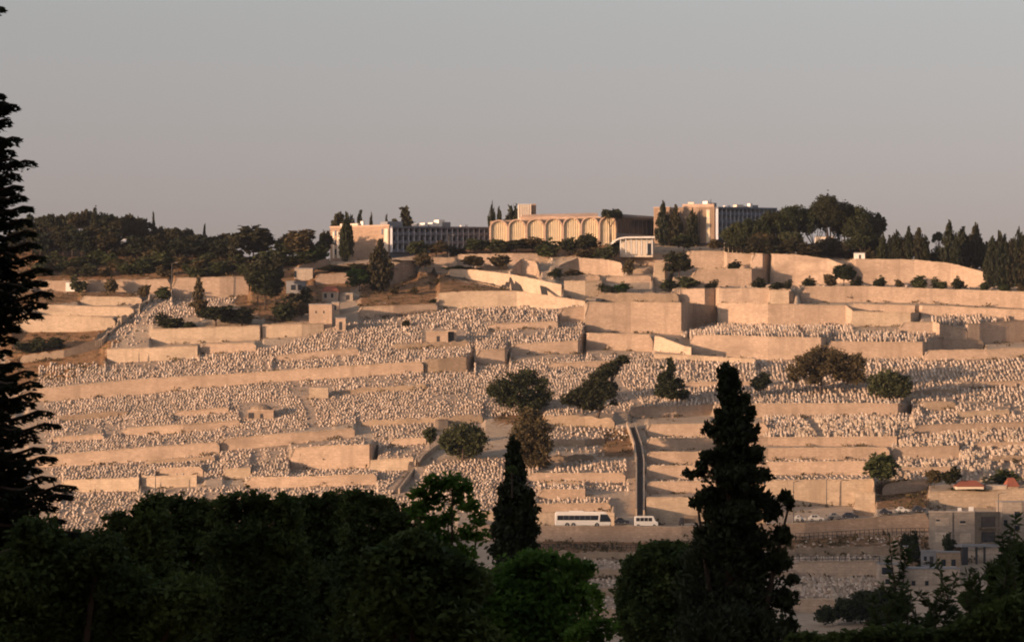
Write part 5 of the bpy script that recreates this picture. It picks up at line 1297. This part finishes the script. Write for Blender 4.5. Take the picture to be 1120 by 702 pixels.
for a, b, m, dd, lab in [(868,882,'cw',5,'pale car in front of the blank cream wall, behind the road wall'),(884,902,'cw',3.5,'white car parked second along the blank cream wall'),(906,922,'cs',5,'silver car parked third along the blank cream wall'),(921,939,'cd',3.5,'dark car parked by the stepped block at the wall end'),
   (962,976,'cd',4,'dark car parked below the brown dirt slope, first one'),(980,995,'cw',4.5,'white car parked below the brown dirt slope'),(998,1013,'cd',4,'dark car parked beside the boxy building'),(672,688,'cd',5,'dark car between the coach and the white minibus')]:
    van(a, b, lab, m, 1.45, 'parked_car', 'car', dd, longwin=False)
def lamp(px, base, top, lab, D=None, arm=True, name='street_lamp', cat='street lamp'):
    D = D or gD(px, base); zb = gz(px, D); h = Z_(top, D)-zb; r = empty(name, (px2(px, D), D, zb), lab, cat)
    mb = MB(); mb.tube([(0,0,-.5),(0,0,h*.5),(0,0,h)], [.14,.11,.07], 8); mb.build('pole', M['dark'], r)
    if arm:
        mb = MB(); mb.tube([(0,0,h-.1),(.5,0,h+.2),(1.1,0,h+.25)], [.05,.05,.05], 6); a = mb.build('arm', M['dark'], r)
        mb = MB(); mb.box(.9, 1.6, -.14, .14, h+.12, h+.27); mb.build('lamp_head', M['metal'], a)
lamp(188,327,288,'tall pale lamp pole at the top of the diagonal track')
lamp(868,576,527,'dark street lamp in front of the blank cream wall beside the large cypress', D=680)
lamp(904,552,524,'thin lamp pole against the middle of the blank cream wall', D=gD(904,553)-2)
lamp(866,300,277,'thin pole on the tall blank retaining wall')
lamp(491,283,258,'pale lamp pole before the hotel wing')
lamp(416,345,332,'small lamp at the yard beside the dirt mound')
lamp(170,538,520,'dark post between the two lowest left terrace walls', arm=False, name='post', cat='post')
lamp(152,538,524,'stubby dark post at the end of the lowest left terrace wall', arm=False, name='post', cat='post')
lamp(152,397,386,'short post on the wall above the crowded graves', arm=False, name='post', cat='post')
lamp(1092,560,540,'thin pole behind the boxy building', D=664)
def fence(px0, px1, r0, r1, h, step, lab, mat='dark', off=-1.4, name='railing_fence'):
    n = max(2, int((px1-px0)/step)+1); root = None; posts = []; 
    for k in range(n):
        px = px0+(px1-px0)*k/(n-1); row = r0+(r1-r0)*k/(n-1); D = gD(px, row)+off; posts.append((px2(px, D), D, gz(px, D)))
    root = empty(name, posts[0], lab, 'fence'); o0 = np.array(posts[0]); mb = MB()
    for p in posts:
        q = np.array(p)-o0; m2 = MB(); m2.box(q[0]-.06, q[0]+.06, q[1]-.06, q[1]+.06, q[2]-.4, q[2]+h); m2.build('post', M[mat], root)
    for hh in (h-.05, h*.5):
        mb.tube([np.array(p)-o0+np.array((0, 0, hh)) for p in posts], .05, 4)
    mb.build('rail', M[mat], root)
fence(655,742,321,321,1.6,6,'dark railing along the top of the great bastion')
fence(870,1016,585,583,1.5,5,'thin railing along the shaded road wall left of the boxy building', off=-3)
fence(868,962,614,614,1.3,6,'railing on top of the plain pale shaded wall')
fence(868,915,656,656,1.2,6,'railing below the fenced grave plot')
fence(590,745,600,601,1.1,5,'low dark railing on the bank under the coach', off=-1)
fence(792,815,279,279,3.0,4,'row of pale upright posts beside the right hotel wing', mat='cream', off=2, name='post_fence')
fence(410,470,345,340,1.0,6,'low fence at the foot of the dirt mound')
# ------------------------------------------------------------ camera, light, sky
sc = bpy.context.scene
cam = bpy.data.cameras.new('camera'); co = bpy.data.objects.new('camera', cam); C.objects.link(co)
cam.sensor_width = 36; cam.lens = F/1120*36; cam.shift_y = (HY-351)/1120
co.location = (0, 0, 0); co.rotation_euler = (math.radians(90), 0, 0); cam.clip_start = .5; cam.clip_end = 20000
cam.dof.use_dof = True; cam.dof.focus_distance = 800; cam.dof.aperture_fstop = 8
sc.camera = co
sd = np.array([-math.sin(SUN_AZ)*math.cos(SUN_EL), -math.cos(SUN_AZ)*math.cos(SUN_EL), math.sin(SUN_EL)])
sl = bpy.data.lights.new('sun', 'SUN'); sl.energy = 5.0; sl.angle = math.radians(.53); sl.color = (1.0, .605, .35)
so = bpy.data.objects.new('sun', sl); C.objects.link(so)
from mathutils import Vector
so.rotation_euler = Vector(sd).to_track_quat('Z', 'Y').to_euler(); so.location = tuple(sd*50)
wd = bpy.data.worlds.new('World'); sc.world = wd; wd.use_nodes = True
nt = wd.node_tree; bg = nt.nodes['Background']
sky = nt.nodes.new('ShaderNodeTexSky'); sky.sky_type = 'NISHITA'; sky.sun_disc = False
sky.sun_elevation = SUN_EL; sky.sun_rotation = math.pi+SUN_AZ   # clockwise from +Y
sky.altitude = 750; sky.air_density = 1.0; sky.dust_density = 4.5; sky.ozone_density = 1.5
SAT, SKYS = .42, .15
hs = nt.nodes.new('ShaderNodeHueSaturation'); hs.inputs['Saturation'].default_value = SAT
tn = nt.nodes.new('ShaderNodeMix'); tn.data_type = 'RGBA'; tn.blend_type = 'MULTIPLY'; tn.inputs[0].default_value = 1; tn.inputs[7].default_value = (1.08, 1.0, .97, 1)
nt.links.new(sky.outputs[0], hs.inputs['Color']); nt.links.new(hs.outputs[0], tn.inputs[6]); nt.links.new(tn.outputs[2], bg.inputs['Color'])
# dusk band: the low sky away from the sun turns mauve
tc = nt.nodes.new('ShaderNodeTexCoord'); sx = nt.nodes.new('ShaderNodeSeparateXYZ'); nt.links.new(tc.outputs['Generated'], sx.inputs[0])
rp = nt.nodes.new('ShaderNodeValToRGB'); nt.links.new(sx.outputs['Z'], rp.inputs[0])
e = rp.color_ramp.elements; e[0].position = .065; e[0].color = (1.03, .885, .98, 1); e[1].position = .15; e[1].color = (1.16, 1.12, 1.13, 1)
t2 = nt.nodes.new('ShaderNodeMix'); t2.data_type = 'RGBA'; t2.blend_type = 'MULTIPLY'; t2.inputs[0].default_value = 1
nt.links.new(tn.outputs[2], t2.inputs[6]); nt.links.new(rp.outputs[0], t2.inputs[7]); nt.links.new(t2.outputs[2], bg.inputs['Color'])
bg.inputs['Strength'].default_value = SKYS
vs = sc.view_settings; vs.view_transform = 'Standard'; vs.look = 'None'; vs.gamma = 1; vs.use_curve_mapping = False; vs.exposure = 0.50
HZ = 0.00004
mb = MB(); mb.box(-6500, 6500, -3300, 9500, -330, 190)
hm = bpy.data.materials.new('evening_air'); hm.use_nodes = True; hn = hm.node_tree
for q in list(hn.nodes):
    if q.type != 'OUTPUT_MATERIAL': hn.nodes.remove(q)
pv_ = hn.nodes.new('ShaderNodeVolumePrincipled'); pv_.inputs['Density'].default_value = HZ; pv_.inputs['Color'].default_value = (.72, .80, .95, 1); pv_.inputs['Anisotropy'].default_value = .0
hn.links.new(pv_.outputs[0], hn.nodes['Material Output'].inputs['Volume'])
hz = mb.build('haze', hm); tag(hz, kind='stuff')
sc.render.engine = 'CYCLES'; cy = sc.cycles; cy.use_denoising = True
cy.max_bounces = 5; cy.diffuse_bounces = 3; cy.transparent_max_bounces = 4; cy.filter_width = 1.9; cy.volume_bounces = 0
try: cy.denoiser = 'OPENIMAGEDENOISE'
except Exception: pass
